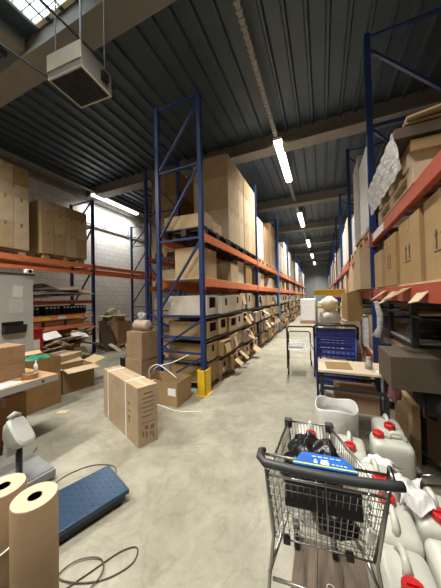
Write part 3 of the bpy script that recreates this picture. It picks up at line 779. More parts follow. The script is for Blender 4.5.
# grey bench scale with column and indicator
bs = thing('bench_scale', 'grey bench scale with column and beige indicator head', 'scale', (-2.50,1.16,0), R(-8))
ob('scale_base', MB().box(-.22,.22,-.24,.26,.03,.10), greyP, bs, bevel=.008)
ob('base_plate', MB().box(-.20,.20,-.23,.25,.10,.112), galv, bs, bevel=.003)
ob('column', MB().lathe([(.024,.1),(.024,.40)], c=(.08,.04,0), n=16), black, bs, smooth=True)
T = Matrix.Translation((.12,.02,.50)) @ Matrix.Scale(.88,4) @ Matrix.Rotation(R(15),4,'Z') @ Matrix.Rotation(R(48),4,'Y') @ Matrix.Rotation(R(-12),4,'X')
def sup(sx, sy, z, e=.5): return [tuple(T @ V((math.copysign(abs(math.cos(a))**e,math.cos(a))*sx, math.copysign(abs(math.sin(a))**e,math.sin(a))*sy, z))) for a in [k*PI/12 for k in range(24)]]
hb = MB(); hb.ringloop([sup(.06,.05,-.11),sup(.09,.07,-.07),sup(.135,.085,-.02),sup(.14,.09,.03)]); ob('indicator_head', hb, beige, bs, bevel=.003)
hb = MB(); hb.ringloop([sup(.145,.095,.03),sup(.145,.095,.05),sup(.12,.075,.062)]); ob('display_face', hb, mat('pale_grey_face',(.42,.42,.385),.35), bs)
hb = MB(); hb.cbox((.07,.0,.42),(.08,.10,.20), ry=.25); ob('swivel_bracket', hb, beige, bs, bevel=.012)
hb = MB(); hb.tube([T@V((-.15,-.05,.05)),T@V((-.17,0,.065)),T@V((-.15,.05,.05))], .022, 10); ob('handle_grip', hb, beige, bs, smooth=True)
blob('clear_plastic_bag', 'crumpled clear plastic bag at the left edge by the bench scale', 'plastic film', (-2.42,.82,.20), (.12,.12,.16), clear, 12, amp=.7)
loose('flattened_cardboard', 'grey flat panel lying on the floor behind the bench scale', 'board', [(-3.0,1.30,.002),(-2.80,1.05,.002),(-2.72,1.35,.002),(-2.9,1.6,.002)], .02, greyP)

# ------------------------------------------------------------------ heater on the ceiling
ht = thing('unit_heater', 'hanging grey unit heater with a yellow-lit side panel coloured cream under the roof', 'heater', (-2.86,2.13,4.40), R(4))
ob('heater_casing', MB().box(-.28,.28,-.24,.24,.02,.30), heatM, ht, bevel=.008)
ob('side_panel', MB().box(-.285,.285,-.25,-.24,.10,.31), creamM, ht, bevel=.003)  # cream colour stands in for yellowish light on this side
b = MB(); b.box(-.28,.28,-.24,-.22,0,.02); b.box(-.28,.28,.22,.24,0,.02); b.box(-.28,-.26,-.22,.22,0,.02); b.box(.26,.28,-.22,.22,0,.02); ob('outlet_rim', b, mat('pale_rim',(.45,.42,.35),.5), ht)
b = MB(); b.box(-.26,.26,-.22,.22,.012,.02); ob('outlet_recess', b, black, ht)
b = MB()
for k in range(11): b.cbox((-.24+k*.048,0,.005),(.006,.44,.014), ry=.6)
ob('louvre_grille', b, steelB, ht)
for sx in (-.22,.22):
    for sy in (-.18,.18): ob('hanging_rod', MB().tube([(sx,sy,.30),(sx,sy,1.78)], .008, 6), galv, ht)
ob('gas_fitting', MB().tube([(.2,.26,.15),(.3,.26,.15)], .03, 10), black, ht); ob('junction_box', MB().cbox((.30,.1,.15),(.05,.1,.1)), black, ht)
b = MB(); b.cbox((-.29,-.1,.2),(.03,.05,.05)); b.cbox((-.15,-.2,.33),(.05,.05,.06)); b.cbox((.1,-.2,.33),(.04,.05,.05)); ob('mounting_bracket', b, steelB, ht)
cable('black conduit slanting down from upper left to the heater', [(-3.70,.96,4.9),(-3.473,1.543,4.7),(-3.15,2.14,4.5)], .012, steelB, 'conduit')
cable('black conduit running past the heater toward the roof', [(-3.22,1.48,5.49),(-3.077,1.773,5.3),(-2.67,2.33,4.86)], .014, steelB, 'conduit')
# wall conduits
b = MB(); b.tube([(XL+.05,2,4.77),(XL+.05,14,4.77)], .03, 8)
tag(ob('wall_pipe', b, pipeM, smooth=True), 'grey horizontal pipe along the left block wall', 'pipe')
b = MB(); b.tube([(XL+.04,8.9,4.75),(XL+.04,8.9,6.1)], .02, 8)
tag(ob('wall_pipe', b, pipeM, smooth=True), 'thin vertical pipe on the left block wall under the roof', 'pipe')

# ------------------------------------------------------------------ right rack loads
# near bay, middle level: big cartons with arrows
def arrows(parent, w, d, cy, z, s=1, side='x'):
    b = MB()
    for a in (-.045*s,.045*s):
        poly = [(a-.012*s,z),(a+.012*s,z),(a+.012*s,z+.085*s),(a+.03*s,z+.085*s),(a,z+.13*s),(a-.03*s,z+.085*s),(a-.012*s,z+.085*s)]
        b.prism(poly, .0015, Matrix.Translation((-w/2-.0016,cy,0)) @ Matrix.Rotation(-PI/2,4,'Z') )
    b.box(-w/2-.0016,-w/2,cy-.08*s,cy+.08*s,z-.02*s,z-.012*s)
    ob('arrow_marks', b, ink, parent)
ob('shelf', MB().box(RR,RR+1.0,1.0,3.72,1.67,1.685), woodP, rackD)
yy = [(1.08,1.60,.55),(1.62,2.13,.56),(2.15,2.66,.54),(2.68,3.14,.50),(3.16,3.56,.42)]
for i,(a,b_,h) in enumerate(yy):
    t = carton(RR+.40-.02*i, (a+b_)/2, 1.687, .70, b_-a-.01, h, 'large tan carton with upright arrows, %s along the right rack shelf' % ORD[i], card, tp=True, tm=tape)
    if i < 4: arrows(t, .70, 0, .02, .20, 1.0)
for i,(y,l,a) in enumerate(((3.10,.22,.8),(2.72,.24,.9),(2.36,.22,.7),(2.05,.18,1.1))):
    loose('cardboard_flap', 'loose pale cardboard flap hanging over the red beam, %s from the far end' % ORD[i], 'cardboard flap',
          [(RR+.05,y-.1,1.69),(RR+.05,y+.1,1.69),(RR-l*math.cos(a),y+.06,1.69-l*math.sin(a)),(RR-l*math.cos(a),y-.14,1.69-l*math.sin(a)+.02)], .006, cardP)
# near bay, top level: pallets with overhanging wrapped sheets
for i,(yc) in enumerate((2.68,)):
    o = pallet(RR+.40, yc, 2.402, 'wooden pallet under the wrapped sheets on the right rack')
    t = thing('wrapped_sheet_stack', 'stack of sheets under torn clear wrap, high on the right rack', 'pallet load', (RR+.42,yc,2.545))
    for k in range(3): ob('timber', MB().box(-.46,.44,-.5+k*.42,-.38+k*.42,0,.10), woodP, t)
    ob('sheet_pack', MB().box(-.55,.44,-.57,.57,.20,.275), brownL, t); ob('sheet_pack', MB().box(-.45,.44,-.55,.55,.10,.18), card, t)
    # draped film: wavy strip falling over the aisle-side edge
    m = MB(); N = 26; K = 7; vs = []
    for a in range(N+1):
        y = -.58+1.16*a/N
        for k in range(K+1):
            u = k/K
            x = -.565+.05*u + .005*math.sin(y*37+k*1.3); z = .25-.27*u + .006*math.sin(y*23+k*1.9)*(u>.6)
            vs.append((x,y,z))
    m.add(vs, [(a*(K+1)+k,(a+1)*(K+1)+k,(a+1)*(K+1)+k+1,a*(K+1)+k+1) for a in range(N) for k in range(K)])
    ob('plastic_wrap', m, wrapF, t, smooth=True)
    loose('cardboard_sheet', 'buckled brown cardboard sheet lying on the film-wrapped stack, right rack', 'cardboard sheet',
          [(RR-.07,yc-.57,2.835),(RR+.85,yc-.58,2.86),(RR+.85,yc+.60,2.85),(RR-.09,yc+.60,2.81)], .014, cardD)
    loose('cardboard_sheet', 'pale folded cardboard sheet topmost on the film-wrapped stack, right rack', 'cardboard sheet', [(RR-.06,yc-.60,2.86),(RR+.80,yc-.62,2.98),(RR+.80,yc+.4,2.93),(RR-.05,yc-.15,2.86)], .014, card)
# bays further on
for j in range(1, len(ysD)-1):
    ya, yb = ysD[j]+.1, ysD[j+1]-.1; near = j < 3
    bay = ORD[j]
    ob('shelf', MB().box(RR,RR+1.0,ya,yb,1.67,1.685), woodP, rackD)
    for lev,(z0,hmax,n) in enumerate(((.15,.48,4),(.75,.55,4),(1.687,.62,4),(2.545,1.2,2))):
        y = ya
        for k in range(n if near else 2):
            wd = (yb-ya)/(n if near else 2); h = hmax*rnd.uniform(.7,1.) if lev != 3 else rnd.uniform(.8,1.55)
            lv = ['floor','lower','middle','top'][lev]
            if near: lab = '%s, %s along the %s level, %s bay of the right rack' % ('%s', ORD[k], lv, bay)
            else: lab = 'distant %s on the ' + lv + ' level of the right rack'
            grp = None if near else 'far %s level loads, right rack' % lv
            x = RR+.40+rnd.uniform(-.10,.05)
            if j == 1 and lev == 2 and k < 2: x = RR+.20+.06*k; h = .58-.1*k
            if lev == 3:
                pallet(RR+.42, y+wd/2, 2.402, lab % 'wooden pallet', group=grp)
                if j == 1 and k == 0:
                    # tall wrapped panels standing at the aisle side
                    for q in range(2):
                        t = thing('wrapped_board_load', '%s tall film-wrapped panel standing on the right rack top level' % ['nearer','farther'][q], 'panel', (RR+.0, y+.30+q*.80, 2.545))
                        ob('panel_board', MB().box(-.03,.03,-.34,.34,0,1.12+.3*q), whiteP if q==0 else card, t); ob('plastic_wrap', MB().box(-.04,.04,-.35,.35,.01,1.14+.3*q), wrapW if q==0 else wrap, t, bevel=.01)
                    carton(RR+.50, y+.62, 2.545, .8, .9, .35, 'low carton behind the wrapped panels on the right rack', cardP)
                elif rnd.random() < .5:
                    tag(ob('wrapped_pallet_load', MB().box(-.40,.40,-.48,.48,0,h), wrapW, loc=(RR+.42,y+wd/2,2.545), bevel=.03), lab % 'pale wrapped load', 'pallet load', grp)
                else: carton(RR+.42, y+wd/2, 2.545, .84, wd*.8, h, lab % 'tall carton', cardG, tp=False, group=grp)
            else:
                mm = rnd.choice([card,cardG,cardD] if lev==2 else [cardG,cardD,card,wrapW])
                if j == 1 and lev == 2: mm = card
                lb = (lab % ('white wrapped package' if mm is wrapW else ('brown carton' if mm is cardD else 'tan carton')))
                carton(x, y+wd/2, z0, .7, wd-.03, h, lb, mm if mm is not wrapW else wrapW, hole=rnd.choice([0,0,1]) if False else 0, tp=near and mm is not wrapW, group=grp)
            y += wd
    for q in range(2): pallet(RR+.42, ya+.62+q*1.25, 0, 'floor pallet, %s in the %s bay of the right rack' % (ORD[q], bay) if near else 'distant floor pallet of the right rack', group=None if near else 'far floor pallets, right rack')
    for x in (RR,RR+1.0): ob('beam', MB().box(x-.02,x+.02,ya-.05,yb+.05,.66,.74), redb, rackD)
    ob('shelf', MB().box(RR,RR+1.0,ya,yb,.735,.748), woodP, rackD)
for k,(xx,hh) in enumerate(((.38,.60),(.36,.55),(.40,.50))):
    carton(xx+.09, 4.95+.02*k, (0,.602,1.154)[k], .24, .58, hh-.002, 'plain carton, %s of the tall stack leaning by the right rack behind the blue trolley' % ['bottom','middle','top'][k], [cardD,card,card][k], tp=False, rz=.04*k)
# near bay under the beam: dark clutter
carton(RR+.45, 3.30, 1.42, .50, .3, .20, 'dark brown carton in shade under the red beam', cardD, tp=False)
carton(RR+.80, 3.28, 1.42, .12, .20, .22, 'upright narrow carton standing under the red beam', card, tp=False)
sh = thing('steel_shelf', 'black tubular shelf unit in shade under the right rack beam', 'shelf', (0,0,0))
for z in (1.12,1.50):
    b = MB()
    for y in (2.72,3.52): b.bar((RR+.12,y,z),(RR+.95,y,z),.03)
    for x in (RR+.12,RR+.95): b.bar((x,2.72,z),(x,3.52,z),.03)
    ob('shelf_rail', b, steelB, sh)
for z in (1.135,1.40): ob('shelf_board', MB().box(RR+.10,RR+.97,2.70,3.54,z,z+.016), woodP if z > 1.2 else greyP, sh)
for x in (RR+.12,RR+.95):
    for y in (2.72,3.52): ob('leg', MB().box(x-.025,x+.025,y-.025,y+.025,1.06,1.52), steelB, sh)
for i in range(5):
    tag(ob('document_bundle', MB().cbox((RR+.72,2.90,1.168+i*.035),(.30,.22,.03), rz=.1*(i%3)), paperP if i%2 else greyP), 'bundle of grey papers, %s from the bottom on the dark shelf' % ORD[i], 'paper bundle')
b = MB(); b.tube([(RR-.05,3.42,1.52),(RR-.02,3.38,1.35),(RR-.03,3.36,1.20),(RR-.08,3.34,1.10)], [.025,.035,.03,.045], 10)
tag(ob('plastic_film', b, wrap, smooth=True), 'white bunched plastic film hanging beside the right blue upright', 'plastic film')
blob('black_bag', 'black bag bulging under the shelf in the right rack', 'bag', (RR+.32,3.05,1.235), (.17,.22,.09), blackB, 21, amp=.3, z0=-.075)
cable('bent cable hanging in the dark right shelf', [(RR+.05,3.3,1.42),(RR+.10,2.66,1.40),(RR+.3,2.66,1.32),(RR+.6,2.66,1.30),(RR+.62,2.66,1.2)], .012, steelB)
# dark goods filling the floor of the near bay
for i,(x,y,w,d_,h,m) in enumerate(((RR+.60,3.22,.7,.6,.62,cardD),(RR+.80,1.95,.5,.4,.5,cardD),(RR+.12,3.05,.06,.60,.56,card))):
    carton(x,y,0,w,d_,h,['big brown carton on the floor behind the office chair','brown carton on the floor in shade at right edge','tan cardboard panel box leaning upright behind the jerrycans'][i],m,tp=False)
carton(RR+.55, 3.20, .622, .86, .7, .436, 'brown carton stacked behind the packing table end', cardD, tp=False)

# ------------------------------------------------------------------ packing table
tb = thing('packing_table', 'pale-topped packing table with dark legs at the aisle end', 'table', (.27,3.03,0))
ob('tabletop', MB().box(-.335,.33,-.24,.25,.775,.80), woodP, tb, bevel=.004)
for sx in (-.30,.29):
    for sy in (-.20,.21): ob('leg', MB().box(sx-.018,sx+.018,sy-.018,sy+.018,0,.775), steelB, tb)
b = MB(); b.bar((-.30,-.20,.60),(.29,-.20,.60),.03); b.bar((-.30,.21,.60),(.29,.21,.60),.03); b.bar((-.30,-.2,.2),(-.30,.21,.2),.025)
ob('stretcher', b, steelB, tb)
ob('lower_shelf', MB().box(-.28,.27,-.18,.19,.34,.355), greyP, tb)
loose('cardboard_sheet', 'thin tan cardboard sheet lying on the packing table', 'cardboard sheet', [(.02,2.86,.802),(.28,2.90,.802),(.26,3.18,.802),(.0,3.14,.802)], .004, card)
gl = thing('glue_jar', 'small cream jar with a cap on the packing table', 'jar', (.44,3.0,.802))
ob('jar_body', MB().lathe([(0,0),(.035,0),(.036,.06),(.022,.085),(.02,.10)], n=18), beige, gl, smooth=True); ob('lid', MB().lathe([(.022,.10),(.022,.125),(0,.127)], n=16), beige, gl)
for i,(x,y) in enumerate(((.54,2.86),(.57,2.95),(.50,2.84))):
    tag(ob('paper_clip_strip', MB().cbox((x,y,.812),(.05,.03,.018), rz=i), paper), 'small white scrap, %s at the right end of the packing table' % ORD[i], 'paper scrap')
carton(.30, 3.03, .357, .42, .3, .22, 'dark carton on the lower shelf of the packing table', cardD, tp=False)
blob('pink_bundle', 'dull pink bundle hanging near the packing table leg', 'bundle', (.60,2.72,.66), (.05,.05,.08), mat('dull_pink',(.35,.14,.18),.7), 31, amp=.6)

# blue shopping trolley behind the table
bt_ = thing('shopping_trolley', 'navy blue plastic shopping trolley behind the packing table', 'shopping trolley', (.17,4.15,0), -.05)
b = MB()
def basket_panel(b, x0,x1,y0,y1,z0,z1):
    pass
W2 = .27
for z in (.72,.80,.88,.96,1.0):
    k = 1-.1*(1-(z-.7)/.3)
    for s in (-1,1):
        b.box(-W2*k,W2*k,s*.36*k-.006,s*.36*k+.006,z,z+.035); b.box(s*W2*k-.006,s*W2*k+.006,-.36*k,.36*k,z,z+.035)
for i in range(9):
    x = -W2*.95+i*W2*.95*2/8
    for s in (-1,1): b.box(x-.006,x+.006,s*.345-.006,s*.345+.006,.70,1.03)
for i in range(11):
    y = -.34+i*.068
    for s in (-1,1): b.box(s*W2*.95-.006,s*W2*.95+.006,y-.006,y+.006,.70,1.03)
b.box(-W2*.9,W2*.9,-.33,.33,.69,.70)
ob('upper_basket', b, navy, bt_)
b = MB(); b.box(-.24,.24,-.36,.34,.30,.32)
for z in (.34,.40,.46):
    for s in (-1,1): b.box(-.24,.24,s*.35-.006,s*.35+.006,z,z+.03); b.box(s*.24-.006,s*.24+.006,-.35,.34,z,z+.03)
ob('lower_basket', b, navy, bt_)
b = MB(); b.tube([(-.28,-.36,.98),(-.28,-.40,1.15),(-.24,-.42,1.18),(.24,-.42,1.18),(.28,-.40,1.15),(.28,-.36,.98)], .018, 8); ob('handle', b, black, bt_, smooth=True)
b = MB()
for s in (-1,1): b.tube([(s*.25,-.38,.12),(s*.26,-.37,1.0)], .016, 8); b.tube([(s*.22,.34,.12),(s*.24,.1,.70)], .014, 8); b.tube([(s*.25,-.38,.13),(s*.22,.34,.13)], .014, 8)
ob('trolley_frame', b, navy, bt_, smooth=True)
for sx in (-.25,.25):
    for sy in (-.38,.34): ob('wheel', MB().lathe([(0,-.014),(.06,-.014),(.06,.014),(0,.014)], n=18, M=Matrix.Translation((sx*.95,sy,.06))@Matrix.Rotation(PI/2,4,'Y')), black, bt_)
b = MB(); b.box(-.26,.26,-.372,-.365,1.03,1.13); ob('handle_panel', b, navy, bt_)
# metal flatbed trolley in the aisle
ft = thing('metal_trolley', 'empty black-framed metal trolley standing in the aisle', 'trolley', (-.48,5.45,0), .12)
b = MB()
b.tube([(-.26,-.38,.12),(-.26,-.40,.95),(-.22,-.41,.99),(.22,-.41,.99),(.26,-.40,.95),(.26,-.38,.12)], .018, 8)
b.tube([(-.24,.38,.12),(-.24,.38,.75),(-.2,.38,.78),(.2,.38,.78),(.24,.38,.75),(.24,.38,.12)], .014, 8)
for s in (-1,1): b.tube([(s*.26,-.38,.5),(s*.24,.38,.5)], .014, 8)
ob('trolley_frame', b, steelB, ft, smooth=True)
b = MB()
for k in range(9): b.tube([(-.24+k*.06,-.38,.5),(-.23+k*.0575,.38,.5)], .004, 5)
for k in range(12): b.tube([(-.25,-.38+k*.07,.5),(.25,-.38+k*.07,.5)], .004, 5)
for k in range(3): b.tube([(-.26,-.39,.58+k*.07),(.26,-.39,.58+k*.07)], .004, 5); b.tube([(-.24,.38,.56+k*.06),(.24,.38,.56+k*.06)], .004, 5)
ob('wire_deck', b, galv, ft)
for sx in (-.25,.25):
    for sy in (-.38,.38): ob('wheel', MB().lathe([(0,-.014),(.06,-.014),(.06,.014),(0,.014)], n=18, M=Matrix.Translation((sx,sy,.06))@Matrix.Rotation(PI/2,4,'Y')), black, ft)
loose('paper_sheet', 'clear film bundle lying on the metal trolley deck', 'plastic film', [(-.68,5.2,.51),(-.40,5.25,.52),(-.42,5.6,.51),(-.66,5.62,.54)], .03, wrap)
# yellow-framed stand with white sacks
ys = thing('yellow_platform_ladder', 'yellow-topped frame standing around white sacks in the aisle', 'frame', (.16,7.0,0))
b = MB()
for s in (-1,1):
    b.tube([(s*.33,-.3,0),(s*.33,-.3,1.72)], .025, 8); b.tube([(s*.33,.3,0),(s*.33,.3,1.72)], .025, 8)
ob('post', b, greyP, ys, smooth=True)
b = MB(); b.box(-.36,.36,-.34,-.28,1.62,1.76); b.box(-.36,.36,.28,.34,1.62,1.76); b.box(-.36,-.30,-.28,.28,1.62,1.76); b.box(.30,.36,-.28,.28,1.62,1.76); b.box(-.36,.36,-.33,-.29,1.28,1.33); ob('top_rail', b, yellow, ys, bevel=.005)
b = MB(); b.box(-.35,.35,-.33,-.29,.85,.90); ob('cross_bar', b, steelB, ys)
blob('white_sack', 'lower white sack inside the yellow-topped frame', 'sack', (.16,7.0,.42), (.27,.25,.43), bagW, 41, amp=.12, z0=-.42)
blob('white_sack', 'middle white sack inside the yellow-topped frame', 'sack', (.16,7.0,1.0), (.27,.24,.24), bagW, 42, amp=.15)
blob('white_sack', 'top white sack inside the yellow-topped frame', 'sack', (.16,7.0,1.38), (.22,.2,.20), bagW, 43, amp=.15)
pl = thing('wrapped_pallet_load', 'pale wrapped pallet load standing at the far aisle end', 'pallet load', (-.75,15.2,0))
ob('pallet_base', MB().box(-.5,.5,-.5,.5,0,.14), wood, pl); ob('wrapped_goods', MB().box(-.48,.48,-.48,.48,.14,1.45), wrapW, pl, bevel=.06)
pl = thing('wrapped_pallet_load', 'second pale wrapped load beside the right rack far down the aisle', 'pallet load', (.05,18.5,0))
ob('pallet_base', MB().box(-.4,.4,-.5,.5,0,.14), wood, pl); ob('wrapped_goods', MB().box(-.38,.38,-.48,.48,.14,1.2), wrapW, pl, bevel=.06)

# ------------------------------------------------------------------ bin with white liner
bn = thing('waste_bin', 'round bin lined with a white plastic bag beside the jerrycans', 'bin', (.09,2.56,0))
ob('bin_body', MB().lathe([(0,0),(.13,0),(.165,.46),(.16,.46),(.125,.01),(0,.01)], n=32), greyP, bn, smooth=True)
n = 48; rings = []
for z,r,a in ((.03,.150,.003),(.16,.165,.004),(.30,.178,.006),(.46,.188,.005),(.535,.192,.003),(.55,.187,.002),(.54,.178,.002),(.44,.168,.003),(.30,.158,.004),(.20,.14,.004)):
    rings.append([((r+a*math.sin(k*PI/6+z*9)+a*.7*math.sin(k*PI*5/24+z*4))*math.cos(2*PI*k/n), (r+a*math.sin(k*PI/6+z*9)+a*.7*math.sin(k*PI*5/24+z*4))*math.sin(2*PI*k/n), z+(.018*math.sin(k*PI/8) if z>.4 else 0)) for k in range(n)])
ob('bag_liner', MB().ringloop(rings, capb=False), bagW, bn, smooth=True)

# ------------------------------------------------------------------ jerrycans
JW, JD, JH = .23, .29, .39
def rr(w, d, z, n=32, e=.32, ox=0, oy=0):
    o = []
    for k in range(n):
        a = 2*PI*k/n; c, s = math.cos(a), math.sin(a)
        o.append((ox+math.copysign(abs(c)**e,c)*w/2, oy+math.copysign(abs(s)**e,s)*d/2, z))
    return o
def jerrycan():
    t = thing('jerrycan', 'x', 'jerrycan', (0,0,0))
    m = MB()
    prof = [(.90,0),(.97,.006),(1,.022),(1,.11),(.985,.12),(.985,.13),(1,.14),(1,JH-.06),(.985,JH-.03),(.93,JH-.008),(.80,JH+.006),(.55,JH+.012)]
    m.ringloop([rr(JW*s, JD*s, z) for s,z in prof])
    m.lathe([(.036,JH),(.036,JH+.03),(.030,JH+.032)], c=(0,-JD*.30,0), n=20)
    ob('can_body', m, jugM, t, smooth=True)
    h = MB(); h.tube([(0,-.015,JH+.004),(0,-.01,JH+.045),(0,.015,JH+.062),(0,.065,JH+.058),(0,.098,JH+.03),(0,.105,JH-.01)], [.02,.017,.016,.016,.017,.02], 10)
    ob('handle', h, jugM, t, smooth=True)
    c = MB(); ring = []
    n = 36
    for z,r in ((JH+.018,.040),(JH+.048,.040),(JH+.054,.034)):
        ring.append([((r+(.002 if k%2 else 0))*math.cos(2*PI*k/n), -JD*.30+(r+(.002 if k%2 else 0))*math.sin(2*PI*k/n), z) for k in range(n)])
    c.ringloop(ring); c.cbox((0,-JD*.30,JH+.058),(.05,.014,.012)); ob('cap', c, redC, t)
    mk = MB()
    for zz in range(7): mk.box(-.06,-.05+.012*(zz%3),-JD/2-.0012,-JD/2,.14+zz*.016,.148+zz*.016)
    mk.box(JW/2,JW/2+.0012,-.05,.05,.24,.243); mk.box(JW/2,JW/2+.0012,-.03,.04,.21,.213)
    for zz in range(9): mk.cbox((-.055,.07-zz*.014,JH+.005),(.012,.006,.003), rz=.5*(zz%3))
    ob('printed_marks', mk, inkB, t)
    return t
J = [(.52,2.645,0,'white jerrycan standing farthest back, beside the leaning cardboard'),
     (.49,2.38,-PI/2,'white jerrycan with label, right of the lined bin, facing left'),
     (.17,2.195,-.05,'white jerrycan seen behind the right side of the cart basket'),
     (-.13,2.26,.1,'white jerrycan seen through the front of the cart basket'),
     (.31,1.56,PI,'white jerrycan beside the cart grip, cap away from camera'),
     (.545,1.705,.03,'white jerrycan at the right edge with a large red cap'),
     (.30,1.262,.03,'nearest white jerrycan at the bottom right'),
     (.54,1.375,.0,'white jerrycan cut by the right edge, lowest'),
     (.30,1.885,.05,'white jerrycan under the crumpled white film')]
j0 = jerrycan(); j0.location = (J[0][0],J[0][1],0); j0.rotation_euler.z = J[0][2]; j0['label'] = J[0][3]; j0['group'] = 'white jerrycans'
JO = [j0]+[dup(j0, (q[0],q[1],0), q[2], q[3]) for q in J[1:]]
ob('label_pouch', MB().box(JW/2+.0015,JW/2+.003,-.09,.03,.05,.21), mat('grey_label',(.36,.34,.31),.4,var=.3,scale=60), JO[1])
# crumpled white film sheet lying over cans
m = MB(); N = 16; vs = []
rg = random.Random(9)
for a in range(N+1):
    for b_ in range(N+1):
        u, v = a/N, b_/N
        x = .36+.16*u+.02*math.sin(v*7); y = 1.60+.23*v+.015*math.sin(u*9)
        z = .455+.014*math.sin(u*8+v*5)+.012*math.sin(v*13-u*4)-.05*max(0,.25-v)*2 + rg.uniform(0,.012)
        vs.append((x,y,z))
m.add(vs, [(a*(N+1)+b_,(a+1)*(N+1)+b_,(a+1)*(N+1)+b_+1,a*(N+1)+b_+1) for a in range(N) for b_ in range(N)])
fo = ob('plastic_film', m, bagW, smooth=True); so = fo.modifiers.new('s','SOLIDIFY'); so.thickness = .003
tag(fo, 'crumpled white plastic film lying over the jerrycans near the cart grip', 'plastic film')
blob('crumpled_paper', 'small crumpled white paper between bin jerrycans and cart', 'packing paper', (.36,2.08,.34), (.10,.07,.06), paper, 52, amp=.8)
# brown board under the cart
m = MB()
for k in range(3): m.box(-.20+k*.135,-.07+k*.135,.9,1.66,.001,.018)
tag(ob('floor_board', m, floorB), 'dark brown boards lying on the floor beneath the cart', 'board')
# office chair with box, right
ch = thing('office_chair', 'black office chair with chrome base under the grey carton', 'chair', (.98,2.52,0), .3)
ob('gas_column', MB().lathe([(.03,.1),(.03,.28),(.018,.28),(.018,.62)], n=16), galv, ch, smooth=True)
for k in range(5):
    a = 2*PI*k/5+.5
    ob('leg', MB().tube([(.03*math.cos(a),.03*math.sin(a),.13),(.33*math.cos(a),.33*math.sin(a),.085)], [.022,.014], 8), chrome, ch, smooth=True)
    ob('caster', MB().lathe([(0,-.02),(.03,-.02),(.03,.02),(0,.02)], n=14, M=Matrix.Translation((.33*math.cos(a),.33*math.sin(a),.031))@Matrix.Rotation(a,4,'Z')@Matrix.Rotation(PI/2,4,'X')), black, ch)
sm = MB(); sm.ringloop([rr(.46*s,.46*s,z) for s,z in ((.6,.60),(.9,.63),(1,.68),(1,.76),(.9,.82),(.6,.836))]); ob('seat', sm, blackF, ch, smooth=True)
ob('seat_mechanism', MB().box(-.10,.10,-.12,.12,.55,.61), black, ch, bevel=.01)
for s_ in (-1,1): ob('armrest_frame', MB().tube([(s_*.2,-.05,.6),(s_*.28,-.05,.62),(s_*.29,-.05,.80)], .016, 8), black, ch, smooth=True)
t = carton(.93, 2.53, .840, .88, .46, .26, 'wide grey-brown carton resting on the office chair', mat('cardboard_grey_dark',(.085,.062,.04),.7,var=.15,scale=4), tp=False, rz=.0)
cable('tangled grey hose on the floor beneath the office chair', [(.62,2.2,.02),(.75,2.1,.02),(.95,2.15,.02),(1.2,2.05,.02),(1.4,2.2,.02)], .014, galv, 'hose')
cable('second grey hose on the floor behind the jerrycans at right', [(.60,2.75,.02),(.72,2.3,.02),(.9,2.0,.02),(1.15,1.85,.02),(1.4,1.9,.02)], .016, pipeM, 'hose')

# ------------------------------------------------------------------ foreground shopping cart
ct = thing('shopping_cart', 'chrome wire shopping cart with charcoal handle in the foreground', 'shopping cart', (-.01,.90,0), R(6))
# local frame: y forward from the handle, x across. Handle at y=0, z=1.0
HL = .222
def lerp(a, b, u): return V(a)*(1-u)+V(b)*u
# corners of the basket
BLt, BRt = V((-.205,.06,.90)), V((.205,.06,.90))       # rear top
FLt, FRt = V((-.135,.53,.885)), V((.080,.53,.885))       # front top
BLb, BRb = V((-.190,.17,.56)), V((.185,.17,.56))
FLb, FRb = V((-.105,.46,.60)), V((.085,.46,.60))
def panel(m, A, B, C_, D_, nu, nv, r=.0017):
    # A-B top edge, D-C bottom edge; nu wires top-bottom, nv along
    for k in range(nu+1):
        u = k/nu; m.tube([lerp(A,B,u), lerp(D_,C_,u)], r, 4)
    for k in range(nv+1):
        u = k/nv; m.tube([lerp(A,D_,u), lerp(B,C_,u)], r*1.15, 4)
w = MB(); panel(w, BLt, FLt, FLb, BLb, 24, 5); ob('side_grid', w, chrome, ct)
w = MB(); panel(w, BRt, FRt, FRb, BRb, 24, 5); ob('side_grid', w, chrome, ct)
w = MB(); panel(w, FLt, FRt, FRb, FLb, 13, 4); ob('front_grid', w, chrome, ct)
w = MB(); panel(w, BLb, BRb, FRb, FLb, 14, 8); ob('bottom_grid', w, chrome, ct)
w = MB(); panel(w, BLt-V((0,0,.02)), BRt-V((0,0,.02)), BRb, BLb, 18, 9, .0016); ob('rear_gate', w, chrome, ct)
w = MB(); w.tube([BLt, FLt, FRt, BRt], .006, 8); w.tube([BLt,BRt], .005, 8); w.tube([BLb,BRb,FRb,FLb], .005, 8, closed=True)
w.tube([BLt,BLb],.005,8); w.tube([BRt,BRb],.005,8); w.tube([FLt,FLb],.005,8); w.tube([FRt,FRb],.005,8)
ob('basket_rim', w, chrome, ct, smooth=True)
for p in (FLt, FRt): ob('corner_bumper', MB().cbox(p+V((0,0,-.008)),(.042,.04,.045)), dkgrip, ct, bevel=.008)
for s in (-1,1): ob('gate_hinge', MB().cbox((s*.12-.02,.163,.565),(.03,.02,.03)), black, ct, bevel=.003)
# under-frame and legs
w = MB()
for s in (-1,1):
    w.tube([(s*.207,.05,.93),(s*.196,.165,.56),(s*.215,.15,.40),(s*.235,.12,.16)], .0075, 8)
    w.tube([(s*.17,.20,.53),(s*.13,.56,.40),(s*.11,.74,.16)], .008, 8)
    w.tube([(s*.215,.15,.42),(s*.17,.20,.53)], .008, 8)
w.tube([(-.2,.13,.42),(.2,.13,.42)], .007, 8)
ob('chassis', w, chrome, ct, smooth=True)
for s in (-1,1):
    for y,x in ((.12,.235),(.74,.11)):
        f = ob('caster_fork', MB().box(s*x-.02,s*x+.02,y-.02,y+.02,.10,.17), galv, ct)
        ob('wheel', MB().lathe([(0,-.014),(.055,-.014),(.058,0),(.055,.014),(0,.014)], n=20, M=Matrix.Translation((s*x,y-.02,.058))@Matrix.Rotation(PI/2,4,'Y')), black, ct)
